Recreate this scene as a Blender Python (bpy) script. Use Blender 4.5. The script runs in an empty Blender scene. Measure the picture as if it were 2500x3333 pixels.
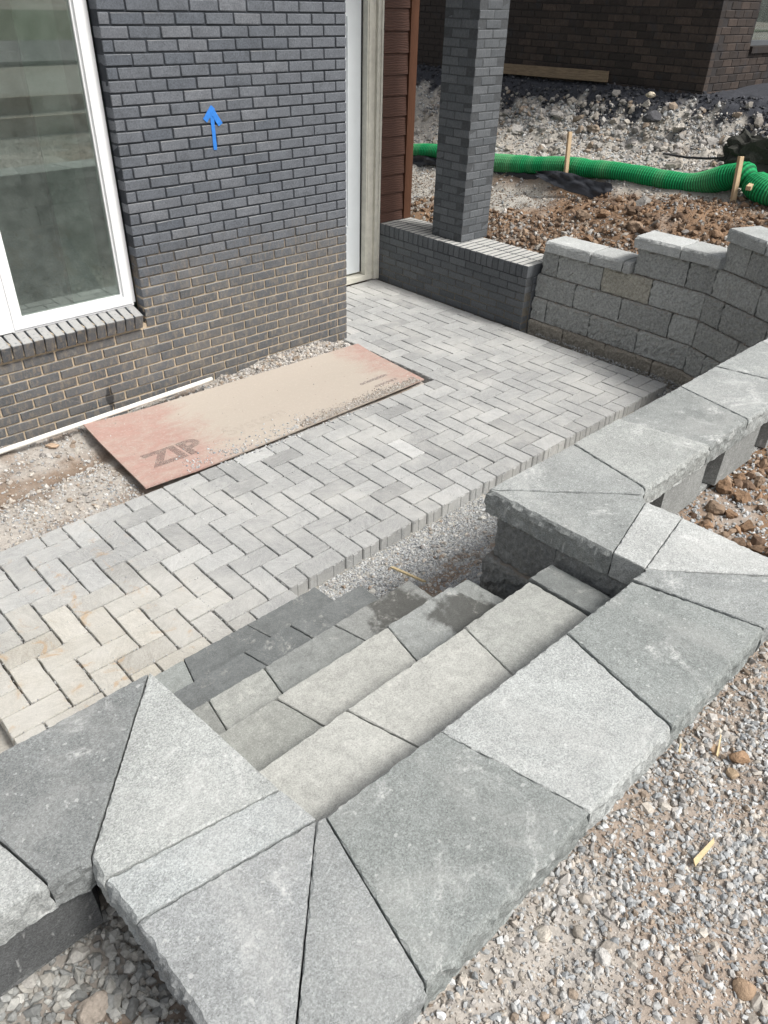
import bpy, math, random
import numpy as np
from mathutils import Matrix, Vector
random.seed(7); rng = np.random.default_rng(7)
S = bpy.context.scene
COL = S.collection

# ------------------------------------------------------------------ camera, sky, sun, exposure
cam_d = bpy.data.cameras.new('camera'); cam = bpy.data.objects.new('camera', cam_d); COL.objects.link(cam)
Rw = np.array([[0.72789116, -0.6852165, 0.02555015], [-0.37400715, -0.42797922, -0.8227712], [0.57471134, 0.58933194, -0.56779816]])
CAM = np.array([-1.80222793, -2.38016655, 2.46842346]); FPX = 2446.84
Mc = Rw.T @ np.diag([1, -1, -1])
M4 = Matrix([[*Mc[0], CAM[0]], [*Mc[1], CAM[1]], [*Mc[2], CAM[2]], [0, 0, 0, 1]])
cam.matrix_world = M4
cam_d.sensor_fit = 'VERTICAL'; cam_d.sensor_height = 36; cam_d.sensor_width = 27
cam_d.lens = FPX / 3333 * 36; cam_d.clip_start = 0.02; cam_d.clip_end = 500
S.camera = cam

SUN_AZ, SUN_EL = math.radians(-71), math.radians(54)   # direction towards the sun, from +X, counter-clockwise
w = bpy.data.worlds.new('World'); S.world = w; w.use_nodes = True
wn = w.node_tree; bg = wn.nodes['Background']
sky = wn.nodes.new('ShaderNodeTexSky'); sky.sky_type = 'NISHITA'; sky.sun_disc = False
sky.sun_elevation = SUN_EL; sky.sun_rotation = math.radians(90) - SUN_AZ
sky.air_density = 1.0; sky.dust_density = 6.0; sky.ozone_density = 1.0
hs = wn.nodes.new('ShaderNodeHueSaturation'); hs.inputs['Saturation'].default_value = 0.32
wn.links.new(sky.outputs[0], hs.inputs['Color']); wn.links.new(hs.outputs[0], bg.inputs['Color'])
bg.inputs['Strength'].default_value = 0.10
sd = bpy.data.lights.new('sun', 'SUN'); sun = bpy.data.objects.new('sun', sd); COL.objects.link(sun)
sd.energy = 1.9; sd.angle = math.radians(13); sd.color = (1, 0.965, 0.91)
dv = Vector((math.cos(SUN_EL) * math.cos(SUN_AZ), math.cos(SUN_EL) * math.sin(SUN_AZ), math.sin(SUN_EL)))
sun.rotation_euler = dv.to_track_quat('Z', 'Y').to_euler(); sun.location = (0, -6, 12)
V = S.view_settings; V.view_transform = 'Standard'; V.look = 'None'; V.exposure = 0.68; V.gamma = 1.0; V.use_curve_mapping = False
S.cycles.use_denoising = True

# ------------------------------------------------------------------ small numeric helpers
def hsh(ix, iy, iz, s):
    n = (ix.astype(np.int64) * 374761393 + iy.astype(np.int64) * 668265263 + iz.astype(np.int64) * 2147483647 + s * 974634777) & 0xffffffff
    n = ((n ^ (n >> 13)) * 1274126177) & 0xffffffff
    n = n ^ (n >> 16)
    return (n & 0xffffff) / float(0xffffff)
def vn(x, y, z=0.0, s=0):
    x = np.asarray(x, float); y = np.asarray(y, float); z = np.asarray(z, float) + 0 * x
    ix, iy, iz = np.floor(x), np.floor(y), np.floor(z); fx, fy, fz = x - ix, y - iy, z - iz
    fx, fy, fz = [t * t * (3 - 2 * t) for t in (fx, fy, fz)]
    r = 0
    for a in (0, 1):
        for b in (0, 1):
            for c in (0, 1):
                r = r + hsh(ix + a, iy + b, iz + c, s) * (fx if a else 1 - fx) * (fy if b else 1 - fy) * (fz if c else 1 - fz)
    return r
def fbm(x, y, z=0.0, s=0, o=3):
    r = 0; a = .5; t = 0
    for i in range(o):
        r = r + a * vn(np.asarray(x) * 2**i, np.asarray(y) * 2**i, np.asarray(z) * 2**i, s + i); t += a; a *= .5
    return r / t
def sst(a, b, x):
    t = np.clip((np.asarray(x, float) - a) / (b - a), 0, 1); return t * t * (3 - 2 * t)
def toc(px, py):   # photograph pixel -> ray
    return Rw.T @ np.array([(px - 1250) / FPX, (py - 1666.5) / FPX, 1.0])
def at(px, py, ax, val):
    d = toc(px, py); return CAM + (val - CAM[ax]) / d[ax] * d
def proj(P):
    q = (np.atleast_2d(P) - CAM) @ Rw.T; return FPX * q[:, :2] / q[:, 2:3] + [1250, 1666.5], q[:, 2]

# ------------------------------------------------------------------ object helpers
def tag(o, label=None, cat=None, group=None, kind=None):
    if label: o['label'] = label
    if cat: o['category'] = cat
    if group: o['group'] = group
    if kind: o['kind'] = kind
    return o
def link(name, me, mat=None, parent=None, loc=None, rot=None, color=None):
    o = bpy.data.objects.new(name, me); COL.objects.link(o)
    if mat is not None and me is not None and len(me.materials) == 0: me.materials.append(mat)
    if parent is not None: o.parent = parent
    if loc is not None: o.location = loc
    if rot is not None: o.rotation_euler = rot
    if color is not None: o.color = (color[0], color[1], color[2], 1)
    return o
def empty(name, loc=(0, 0, 0)):
    o = bpy.data.objects.new(name, None); COL.objects.link(o); o.location = loc; o.empty_display_size = .1; return o
def mesh(name, v, f, smooth=False):
    me = bpy.data.meshes.new(name); me.from_pydata([tuple(map(float, p)) for p in v], [], [tuple(int(i) for i in q) for q in f]); me.validate(); me.update()
    if smooth: me.polygons.foreach_set('use_smooth', [True] * len(me.polygons))
    return me
def tri_mesh(name, v, f, col=None, smooth=False):
    me = bpy.data.meshes.new(name); n = len(v); m = len(f); k = f.shape[1]
    me.vertices.add(n); me.vertices.foreach_set('co', v.astype(np.float32).ravel())
    me.loops.add(m * k); me.loops.foreach_set('vertex_index', f.astype(np.int32).ravel())
    me.polygons.add(m); me.polygons.foreach_set('loop_start', np.arange(0, m * k, k, dtype=np.int32))
    me.polygons.foreach_set('loop_total', np.full(m, k, dtype=np.int32))
    me.update(calc_edges=True)
    me.polygons.foreach_set('use_smooth', np.full(m, smooth))
    if col is not None:
        a = me.attributes.new('Col', 'FLOAT_COLOR', 'POINT')
        a.data.foreach_set('color', np.concatenate([col, np.ones((n, 1))], 1).astype(np.float32).ravel())
    return me
def boxvf(x0, x1, y0, y1, z0, z1):
    v = [(x0, y0, z0), (x1, y0, z0), (x1, y1, z0), (x0, y1, z0), (x0, y0, z1), (x1, y0, z1), (x1, y1, z1), (x0, y1, z1)]
    f = [(0, 3, 2, 1), (4, 5, 6, 7), (0, 1, 5, 4), (1, 2, 6, 5), (2, 3, 7, 6), (3, 0, 4, 7)]
    return v, f
def boxes(name, lst):
    V_, F_ = [], []
    for b in lst:
        v, f = boxvf(*b); k = len(V_); V_ += v; F_ += [tuple(i + k for i in q) for q in f]
    return mesh(name, V_, F_)
def chamfer_vf(sx, sy, sz, c):
    """chamfered box centred on the origin: 24 vertices, 26 faces"""
    hx, hy, hz = sx / 2, sy / 2, sz / 2; v = []; idx = {}
    for ax in range(3):
        for a in (-1, 1):
            for b in (-1, 1):
                for d in (-1, 1):
                    sg = [a, b, d]; h = [hx, hy, hz]
                    p = [sg[i] * (h[i] if i == ax else h[i] - c) for i in range(3)]
                    idx[(ax, a, b, d)] = len(v); v.append(p)
    f = []
    for ax in range(3):
        o1, o2 = [i for i in range(3) if i != ax]
        for s in (-1, 1):
            q = []
            for (a, b) in ((-1, -1), (1, -1), (1, 1), (-1, 1)):
                sg = [0, 0, 0]; sg[ax] = s; sg[o1] = a; sg[o2] = b; q.append(idx[(ax, *sg)])
            f.append(q)
    for ax in range(3):            # edge along axis ax joins faces o1,o2
        o1, o2 = [i for i in range(3) if i != ax]
        for a in (-1, 1):
            for b in (-1, 1):
                q = []
                for (fc, t) in ((o1, -1), (o1, 1), (o2, 1), (o2, -1)):
                    sg = [0, 0, 0]; sg[ax] = t; sg[o1] = a; sg[o2] = b; q.append(idx[(fc, *sg)])
                f.append(q)
    for a in (-1, 1):
        for b in (-1, 1):
            for d in (-1, 1): f.append([idx[(ax, a, b, d)] for ax in range(3)])
    v = np.array(v); out = []
    for q in f:                     # orient outwards
        p = v[q]; n = np.cross(p[1] - p[0], p[2] - p[0])
        out.append(q if n @ p.mean(0) > 0 else q[::-1])
    return v, out
_bc = {}
def brick_mesh(sx, sy, sz, c=.0035, var=0):
    k = (round(sx, 3), round(sy, 3), round(sz, 3), c, var)
    if k not in _bc:
        v, f = chamfer_vf(*k[:3], c)
        r = np.random.default_rng(hash(k) & 0xffff)
        v = v + r.uniform(-.0011, .0011, v.shape)
        _bc[k] = mesh('brick', v, f)
    return _bc[k]
def slab_vf(poly, z0, z1, rough=(), seed=0, step=.013, amp=.011, rows=5, chip=.0022, wav=.008):
    """a cut stone: plan polygon (counter-clockwise), split-faced on the edges listed in rough"""
    P = np.array(poly, float); n = len(P); pts = []; nrm = []; rg = []
    E = np.roll(P, -1, 0) - P; L = np.linalg.norm(E, axis=1); N = np.stack([E[:, 1], -E[:, 0]], 1) / L[:, None]
    for i in range(n):
        m = max(1, int(round(L[i] / step)))
        for j in range(m):
            t = j / m; pts.append(P[i] + t * E[i])
            if j == 0:
                a = N[i - 1] + N[i]; a = a / max(.3, a @ N[i]); nrm.append(a); rg.append(1.0 * ((i in rough) or ((i - 1) % n in rough)) * .8)
            else: nrm.append(N[i]); rg.append(1.0 * (i in rough))
    pts = np.array(pts); nrm = np.array(nrm); rg = np.array(rg); m = len(pts)
    zs = [z1, z1 - .004] + list(np.linspace(z1 - .02, z0 + .006, rows)) + [z0]
    rings = []
    for k, z in enumerate(zs):
        nz = fbm(pts[:, 0] * 42, pts[:, 1] * 42, z * 42, seed, 3) - .5
        n2 = vn(pts[:, 0] * 90, pts[:, 1] * 90, z * 90, seed + 9) - .5
        n3 = fbm(pts[:, 0] * 60, pts[:, 1] * 60, 3.3, seed + 5, 2)
        if k == 0: off = -(.0008 + chip * 2.6 * np.clip(vn(pts[:, 0] * 75, pts[:, 1] * 75, 7.7, seed + 3) - .35, 0, 1)**1.5 * 2) * (1 - rg) - rg * (.003 + wav * n3 * n3 * 2)
        elif k == 1: off = (n2 * chip * .6) * (1 - rg) + rg * (-wav * .8 * n3 * n3 + n2 * .003)
        else: off = (n2 * chip) * (1 - rg) + rg * (nz * amp * 2 + n2 * amp * .7 + .002)
        zz = np.full(m, z)
        if k == 1: zz = z - rg * .010 * n3
        if 1 < k < len(zs) - 1: zz = zz + rg * n2 * .008
        if k == 0: zz = zz + (n3 - .5) * .0008
        rings.append(np.column_stack([pts + nrm * off[:, None], zz]))
    v = np.concatenate(rings); f = [list(range(m)), list(range(len(v) - 1, len(v) - 1 - m, -1))]
    for k in range(len(zs) - 1):
        for i in range(m):
            j = (i + 1) % m; f.append([(k + 1) * m + i, (k + 1) * m + j, k * m + j, k * m + i])
    return v, f
def ccw(poly):
    P = np.array(poly); a = sum(P[i][0] * P[(i + 1) % len(P)][1] - P[(i + 1) % len(P)][0] * P[i][1] for i in range(len(P)))
    return [tuple(p) for p in (P if a > 0 else P[::-1])]
def edge_ids(poly, test):
    """indices of the edges whose outward normal passes test(nx, ny, midpoint)"""
    P = np.array(poly); r = set()
    for i in range(len(P)):
        e = P[(i + 1) % len(P)] - P[i]; nn = np.array([e[1], -e[0]]) / np.linalg.norm(e)
        if test(nn[0], nn[1], (P[i] + P[(i + 1) % len(P)]) / 2): r.add(i)
    return r
def shrink(poly, g):
    P = np.array(poly, float); n = len(P); E = np.roll(P, -1, 0) - P; N = np.stack([E[:, 1], -E[:, 0]], 1) / np.linalg.norm(E, axis=1)[:, None]
    out = []
    for i in range(n):
        a, b = N[i - 1], N[i]; s = a + b; s = s / max(.35, s @ b); out.append(tuple(P[i] - g * s))
    return out
def tube(pts, rad, n=12, caps=True):
    P = np.array(pts, float); T = np.gradient(P, axis=0); T /= np.linalg.norm(T, axis=1)[:, None]
    rad = np.broadcast_to(np.asarray(rad, float), (len(P),)); v = []
    up = np.array([0, 0, 1.0]) if abs(T[0][2]) < .9 else np.array([1.0, 0, 0])
    for i in range(len(P)):
        a = np.cross(T[i], up); a /= np.linalg.norm(a); b = np.cross(a, T[i])
        for k in range(n):
            t = 2 * math.pi * k / n; v.append(P[i] + rad[i] * (math.cos(t) * a + math.sin(t) * b))
    f = []
    for i in range(len(P) - 1):
        for k in range(n):
            j = (k + 1) % n; f.append([i * n + k, (i + 1) * n + k, (i + 1) * n + j, i * n + j][::-1])
    if caps: f.append(list(range(n))); f.append([(len(P) - 1) * n + k for k in range(n)][::-1])
    return np.array(v), f

# ------------------------------------------------------------------ materials
class NT:
    def __init__(s, name, rough=.85, spec=.25):
        s.m = bpy.data.materials.new(name); s.m.use_nodes = True; s.t = s.m.node_tree; s.b = s.t.nodes['Principled BSDF']
        s.b.inputs['Roughness'].default_value = rough; s.b.inputs['Specular IOR Level'].default_value = spec
    def n(s, t): return s.t.nodes.new(t)
    def l(s, a, b): s.t.links.new(a, b)
    def put(s, sock, v):
        if hasattr(v, 'links') or hasattr(v, 'is_linked'): s.l(v, sock)
        else: sock.default_value = v
    def pos(s): return s.n('ShaderNodeNewGeometry').outputs['Position']
    def nor(s): return s.n('ShaderNodeNewGeometry').outputs['True Normal']
    def ocol(s): return s.n('ShaderNodeObjectInfo').outputs['Color']
    def ornd(s): return s.n('ShaderNodeObjectInfo').outputs['Random']
    def attr(s, a='Col'):
        q = s.n('ShaderNodeAttribute'); q.attribute_name = a; return q.outputs['Color']
    def vmul(s, v, k):
        q = s.n('ShaderNodeVectorMath'); q.operation = 'MULTIPLY'; s.l(v, q.inputs[0]); q.inputs[1].default_value = k; return q.outputs[0]
    def xyz(s, v):
        q = s.n('ShaderNodeSeparateXYZ'); s.l(v, q.inputs[0]); return q.outputs
    def noise(s, sc, det=3, ro=.6, vec=None, dist=0):
        q = s.n('ShaderNodeTexNoise'); q.inputs['Scale'].default_value = sc; q.inputs['Detail'].default_value = det; q.inputs['Roughness'].default_value = ro
        q.inputs['Distortion'].default_value = dist; s.l(vec if vec is not None else s.pos(), q.inputs['Vector']); return q.outputs['Fac']
    def vor(s, sc, vec=None, out='Distance', rnd=1):
        q = s.n('ShaderNodeTexVoronoi'); q.inputs['Scale'].default_value = sc; q.inputs['Randomness'].default_value = rnd
        s.l(vec if vec is not None else s.pos(), q.inputs['Vector']); return q.outputs[out]
    def mr(s, v, a, b, c=0., d=1., smooth=True):
        q = s.n('ShaderNodeMapRange'); q.interpolation_type = 'SMOOTHSTEP' if smooth else 'LINEAR'
        s.put(q.inputs[0], v); s.put(q.inputs[1], a); s.put(q.inputs[2], b); s.put(q.inputs[3], c); s.put(q.inputs[4], d); return q.outputs[0]
    def math(s, op, a, b=0.):
        q = s.n('ShaderNodeMath'); q.operation = op; s.put(q.inputs[0], a); s.put(q.inputs[1], b); return q.outputs[0]
    def mix(s, f, a, b, mode='MIX'):
        q = s.n('ShaderNodeMix'); q.data_type = 'RGBA'; q.blend_type = mode
        s.put(q.inputs[0], f)
        for i, v in ((6, a), (7, b)):
            if isinstance(v, tuple): q.inputs[i].default_value = (*v[:3], 1)
            else: s.l(v, q.inputs[i])
        return q.outputs[2]
    def gain(s, c, f):            # colour * scalar
        q = s.n('ShaderNodeVectorMath'); q.operation = 'SCALE'
        if isinstance(c, tuple): q.inputs[0].default_value = c[:3]
        else: s.l(c, q.inputs[0])
        s.put(q.inputs['Scale'], f); return q.outputs[0]
    def col(s, c):
        if isinstance(c, tuple): s.b.inputs['Base Color'].default_value = (*c[:3], 1)
        else: s.l(c, s.b.inputs['Base Color'])
        return s
    def bump(s, h, st=.3, d=.002, prev=None):
        q = s.n('ShaderNodeBump'); q.inputs['Strength'].default_value = st; q.inputs['Distance'].default_value = d; s.l(h, q.inputs['Height'])
        if prev is not None: s.l(prev, q.inputs['Normal'])
        return q.outputs[0]
    def norm(s, b): s.l(b, s.b.inputs['Normal']); return s

def M_concrete():
    t = NT('cast_concrete', .92, .2); p = t.pos()
    c = t.ocol()
    sp = t.noise(210, 4, .85); c = t.gain(c, t.mr(sp, .30, .70, .68, 1.33, False))
    ag = t.xyz(t.vor(330, None, 'Color'))[0]; c = t.gain(c, t.mr(ag, 0, 1, .77, 1.23, False))
    c = t.gain(c, t.mr(t.noise(40, 5, .8, dist=.4), .25, .75, .82, 1.19, False))
    c = t.gain(c, t.mr(t.noise(3.5, 5, .7, dist=.5), .25, .75, .82, 1.17, False))
    pores = t.mr(t.vor(130), .10, .20, 0, 1); c = t.mix(t.math('MULTIPLY', t.math('SUBTRACT', 1., pores), .45), c, (.07, .075, .075))
    ef = t.math('MULTIPLY', t.mr(t.noise(4.5, 6, .72, dist=1.0), .53, .70), t.mr(t.noise(75, 4, .8), .36, .60))
    c = t.mix(t.math('MULTIPLY', ef, .62), c, (.66, .67, .66))
    du = t.math('MULTIPLY', t.mr(t.noise(2.3, 5, .7, dist=.8), .44, .66), t.mr(t.xyz(t.nor())[2], .5, .9)); c = t.mix(t.math('MULTIPLY', du, .24), c, (.50, .505, .49))
    sl = t.mr(t.noise(55, 2, .5, t.vmul(p, (1, 1, .3))), .66, .74); c = t.mix(t.math('MULTIPLY', sl, .35), c, (.66, .67, .66))
    t.col(c); b = t.bump(sp, .55, .0022); b = t.bump(t.noise(40, 4, .65), .35, .004, b); return t.norm(b).m
def M_tread():
    t = NT('step_concrete', .92, .2); c = t.ocol()
    sp = t.noise(210, 4, .85); c = t.gain(c, t.mr(sp, .30, .70, .80, 1.20, False))
    ag = t.xyz(t.vor(330, None, 'Color'))[0]; c = t.gain(c, t.mr(ag, 0, 1, .86, 1.14, False))
    c = t.gain(c, t.mr(t.noise(6, 4, .7, dist=.6), .25, .75, .85, 1.13, False))
    c = t.gain(c, t.mr(t.noise(28, 5, .75), .25, .75, .8, 1.2, False))
    pores = t.mr(t.vor(120), .09, .19, 0, 1); c = t.mix(t.math('MULTIPLY', t.math('SUBTRACT', 1., pores), .4), c, (.07, .07, .068))
    wt = None
    for (cx, cy, cz, r) in ((-.15, -.79, .407, .115), (-.12, -1.10, .578, .115), (-.07, -1.19, .578, .10)):
        q = t.n('ShaderNodeVectorMath'); q.operation = 'DISTANCE'; t.l(t.pos(), q.inputs[0]); q.inputs[1].default_value = (cx, cy, cz)
        d = t.math('ADD', q.outputs['Value'], t.math('MULTIPLY', t.math('SUBTRACT', t.noise(14, 4, .6), .5), .22))
        k = t.mr(d, r * .8, r * 1.25, 1, 0); wt = k if wt is None else t.math('MAXIMUM', wt, k)
    c = t.mix(t.math('MULTIPLY', wt, .72), c, (.045, .043, .038))
    du = t.math('MULTIPLY', t.mr(t.noise(9, 5, .7, dist=1), .54, .72), t.mr(t.noise(60, 4, .7), .4, .65)); c = t.mix(t.math('MULTIPLY', du, .5), c, (.62, .62, .58))
    t.col(c); t.l(t.mr(wt, 0, 1, .92, .55), t.b.inputs['Roughness'])
    b = t.bump(sp, .5, .002); b = t.bump(t.noise(45, 4, .65), .3, .004, b); return t.norm(b).m
def M_block():
    t = NT('split_face_concrete', .95, .15); c = t.ocol()
    n1 = t.noise(55, 6, .8); c = t.gain(c, t.mr(n1, .28, .72, .50, 1.5, False))
    c = t.gain(c, t.mr(t.noise(300, 2, .6), .25, .75, .8, 1.2, False))
    z = t.xyz(t.nor())[2]
    dirt = t.math('MULTIPLY', t.mr(z, .35, .8), t.mr(t.noise(30, 4, .7), .3, .6)); c = t.mix(t.math('MULTIPLY', dirt, .7), c, (.30, .26, .21))
    br = t.mr(t.noise(4, 4, .7, dist=1), .58, .76); c = t.mix(t.math('MULTIPLY', br, .35), c, (.20, .155, .11))
    t.col(c); b = t.bump(n1, .9, .012); b = t.bump(t.noise(260, 2, .7), .5, .002, b); return t.norm(b).m
def M_paver():
    t = NT('tumbled_paver', .9, .2); p = t.pos(); c = t.ocol(); r = t.ornd()
    q = t.n('ShaderNodeVectorRotate'); q.rotation_type = 'Z_AXIS'; t.l(p, q.inputs['Vector']); t.l(t.math('MULTIPLY', r, 6.28), q.inputs['Angle'])
    sv = t.vmul(q.outputs[0], (1, 3.2, 1))
    m1 = t.noise(12, 6, .72, sv, 1.3); c = t.gain(c, t.mr(m1, .25, .75, .80, 1.18, False))
    c = t.gain(c, t.mr(t.noise(170, 3, .75), .25, .75, .76, 1.24, False))
    wv = t.mr(t.noise(20, 6, .75, sv, 1.8), .56, .72); c = t.mix(t.math('MULTIPLY', wv, .40), c, (.58, .59, .575))
    dk = t.mr(t.noise(26, 5, .7, sv, 1.0), .30, .42, 1, 0); c = t.mix(t.math('MULTIPLY', dk, .25), c, (.16, .17, .175))
    dust = t.mr(t.noise(1.7, 4, .65), .42, .66); c = t.mix(t.math('MULTIPLY', dust, .42), c, (.56, .555, .53))
    x = t.xyz(p); ru = t.math('MULTIPLY', t.mr(t.noise(9, 4, .65, dist=.8), .56, .72), t.mr(x[0], -.35, -.85)); c = t.mix(t.math('MULTIPLY', ru, .55), c, (.42, .26, .12))
    t.col(c); b = t.bump(m1, .35, .004); b = t.bump(t.noise(160, 3, .7), .4, .0015, b); return t.norm(b).m

def wet(t, c, k=.8):
    q = t.n('ShaderNodeVectorMath'); q.operation = 'SUBTRACT'; t.l(t.pos(), q.inputs[0]); p_ = at(359, 1296, 1, 2.328); q.inputs[1].default_value = tuple(float(u_) for u_ in p_)
    l_ = t.n('ShaderNodeVectorMath'); l_.operation = 'LENGTH'; t.l(t.vmul(q.outputs[0], (1, .2, .33)), l_.inputs[0])
    d = t.math('ADD', l_.outputs['Value'], t.math('MULTIPLY', t.math('SUBTRACT', t.noise(30, 3, .6), .5), .03)); return t.mix(t.math('MULTIPLY', t.mr(d, .020, .034, 1, 0), k), c, (.018, .018, .020))
def M_grey_brick():
    t = NT('grey_brick', .78, .35); p = t.pos(); x = t.xyz(p)
    c = t.mix(t.ornd(), (.088, .099, .116), (.140, .150, .166))
    pit = t.noise(95, 4, .8); c = t.gain(c, t.mr(pit, .3, .7, .62, 1.38, False))
    c = t.gain(c, t.mr(t.noise(11, 3, .7), .25, .75, .82, 1.18, False))
    li = t.mr(t.noise(60, 4, .75), .62, .72); c = t.mix(t.math('MULTIPLY', li, .35), c, (.22, .235, .25))
    lo = t.math('MULTIPLY', t.mr(t.math('ADD', x[2], t.math('MULTIPLY', t.math('SUBTRACT', t.noise(3, 4, .7), .5), .55)), 1.18, .60, 0, 1), t.mr(t.xyz(t.nor())[1], -.2, -.6))
    c = t.mix(t.math('MULTIPLY', lo, .45), c, (.075, .074, .070)); fl_ = t.math('MULTIPLY', lo, t.mr(t.noise(2.2, 5, .75, dist=1), .40, .66)); c = t.mix(t.math('MULTIPLY', fl_, .20), c, (.26, .225, .18))
    st = t.noise(42, 4, .75, t.vmul(p, (1, 1, .35))); sm = t.math('MULTIPLY', lo, t.mr(st, .48, .66)); c = t.mix(t.math('MULTIPLY', sm, .5), c, (.27, .225, .17))
    sp = t.math('MULTIPLY', lo, t.mr(t.noise(9, 4, .7, dist=1), .60, .70)); c = t.mix(t.math('MULTIPLY', sp, .4), c, (.27, .26, .24))
    du = t.math('MULTIPLY', t.mr(t.xyz(t.nor())[2], .84, .93), t.mr(t.noise(50, 4, .7), .2, .5)); c = t.mix(t.math('MULTIPLY', du, .85), c, (.36, .36, .35))
    c = wet(t, c); t.col(c); b = t.bump(pit, .6, .003); return t.norm(b).m
def M_mortar(name, dark, tan, z0, z1, tone=1):
    t = NT(name, .95, .15); p = t.pos(); x = t.xyz(p)
    k = t.mr(t.math('ADD', x[2], t.math('MULTIPLY', t.math('SUBTRACT', t.noise(3.5, 5, .75), .5), .75)), z1, z0, 0, 1)
    c = t.mix(k, dark, tan); c = t.gain(c, t.mr(t.noise(40, 4, .75), .25, .75, .72, 1.25, False)); c = t.gain(c, t.mr(t.noise(220, 2, .7), .25, .75, .85, 1.15, False))
    c = wet(t, c); t.col(c); return t.norm(t.bump(t.noise(130, 4, .7), .6, .003)).m
def M_porch_brick():
    t = NT('charcoal_brick', .72, .4); p = t.pos(); x = t.xyz(p)
    c = t.mix(t.ornd(), (.078, .086, .094), (.112, .121, .130)); pit = t.noise(90, 4, .7, t.vmul(p, (1, 1, .5)))
    c = t.gain(c, t.mr(pit, .25, .75, .68, 1.32, False))
    sc = t.mr(t.noise(26, 5, .78, t.vmul(p, (1, 1, .6)), 1.2), .61, .72); c = t.mix(t.math('MULTIPLY', sc, .3), c, (.26, .265, .26))
    du = t.math('MULTIPLY', t.mr(t.xyz(t.nor())[2], .93, .98), t.mr(t.noise(35, 4, .7), .15, .45)); c = t.mix(t.math('MULTIPLY', du, .9), c, (.50, .50, .475))
    t.col(c); return t.norm(t.bump(pit, .5, .003)).m
def M_brown_brick():
    t = NT('brown_brick', .75, .3); p = t.pos()
    c = t.mix(t.ornd(), (.030, .025, .023), (.066, .050, .042)); n1 = t.noise(30, 5, .75, t.vmul(p, (1, 1, .6)), 1)
    c = t.gain(c, t.mr(n1, .25, .75, .55, 1.4, False)); dk = t.mr(t.noise(5, 3, .6), .55, .7); c = t.mix(t.math('MULTIPLY', dk, .5), c, (.035, .038, .045))
    t.col(c); return t.norm(t.bump(n1, .5, .004)).m
def M_plain(name, c, rough=.8, spec=.25, ns=60, amp=.18, bs=.25, big=3):
    t = NT(name, rough, spec); n = t.noise(ns, 4, .7); q = t.gain(c, t.mr(n, .25, .75, 1 - amp, 1 + amp, False)); q = t.gain(q, t.mr(t.noise(big, 3, .6), .25, .75, 1 - amp * .6, 1 + amp * .6, False))
    t.col(q); return t.norm(t.bump(n, bs, .002)).m
def M_attr(name, rough=.95, ns=110, amp=.28, d=.004):
    t = NT(name, rough, .12); n = t.noise(ns, 4, .75); c = t.gain(t.attr(), t.mr(n, .25, .75, 1 - amp, 1 + amp, False))
    t.col(c); return t.norm(t.bump(n, .5, d)).m
def M_wood(name, c1, c2, ax=2):
    t = NT(name, .8, .2); sc = [18, 18, 18]; sc[ax] = 1.2; v = t.n('ShaderNodeTexCoord').outputs['Object']
    n = t.noise(6, 5, .7, t.vmul(v, tuple(sc)), .6); t.col(t.mix(t.mr(n, .3, .7), c1, c2)); return t.norm(t.bump(n, .4, .002)).m
def M_siding():
    t = NT('brown_woodgrain_siding', .6, .35); p = t.pos()
    wv = t.n('ShaderNodeTexWave'); wv.wave_type = 'BANDS'; wv.bands_direction = 'Z'; wv.inputs['Scale'].default_value = 16; wv.inputs['Distortion'].default_value = 7; wv.inputs['Detail'].default_value = 3; wv.inputs['Detail Scale'].default_value = 1.1
    ad = t.n('ShaderNodeVectorMath'); ad.operation = 'ADD'; t.l(t.vmul(p, (.55, 1, 1)), ad.inputs[0]); cmb = t.n('ShaderNodeCombineXYZ'); t.l(t.math('MULTIPLY', t.ornd(), 40.), cmb.inputs[0]); t.l(cmb.outputs[0], ad.inputs[1])
    t.l(ad.outputs[0], wv.inputs['Vector']); h = wv.outputs['Fac']
    c = t.gain((.098, .050, .037), t.mr(h, 0, 1, .8, 1.12, False)); c = t.gain(c, t.mr(t.noise(30, 4, .7, t.vmul(p, (.3, 1, 2))), .25, .75, .85, 1.15, False))
    t.col(c); return t.norm(t.bump(h, .45, .003)).m
def M_glass():
    t = NT('window_glass', 0, .5); tr = t.n('ShaderNodeBsdfTransparent'); tr.inputs[0].default_value = (.80, .88, .84, 1)
    gl = t.n('ShaderNodeBsdfGlossy'); gl.inputs['Roughness'].default_value = .012; gl.inputs['Color'].default_value = (.93, .98, .95, 1)
    fr = t.n('ShaderNodeFresnel'); fr.inputs['IOR'].default_value = 1.9
    mx = t.n('ShaderNodeMixShader'); t.l(t.math('MULTIPLY', fr.outputs[0], 1.9), mx.inputs[0]); t.l(tr.outputs[0], mx.inputs[1]); t.l(gl.outputs[0], mx.inputs[2])
    df = t.n('ShaderNodeBsdfDiffuse'); df.inputs[0].default_value = (.55, .62, .58, 1); m2 = t.n('ShaderNodeMixShader'); t.l(t.mr(t.noise(6, 5, .7),  .3, .7, .05, .12), m2.inputs[0]); t.l(mx.outputs[0], m2.inputs[1]); t.l(df.outputs[0], m2.inputs[2])
    t.l(m2.outputs[0], t.t.nodes['Material Output'].inputs['Surface']); return t.m
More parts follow.
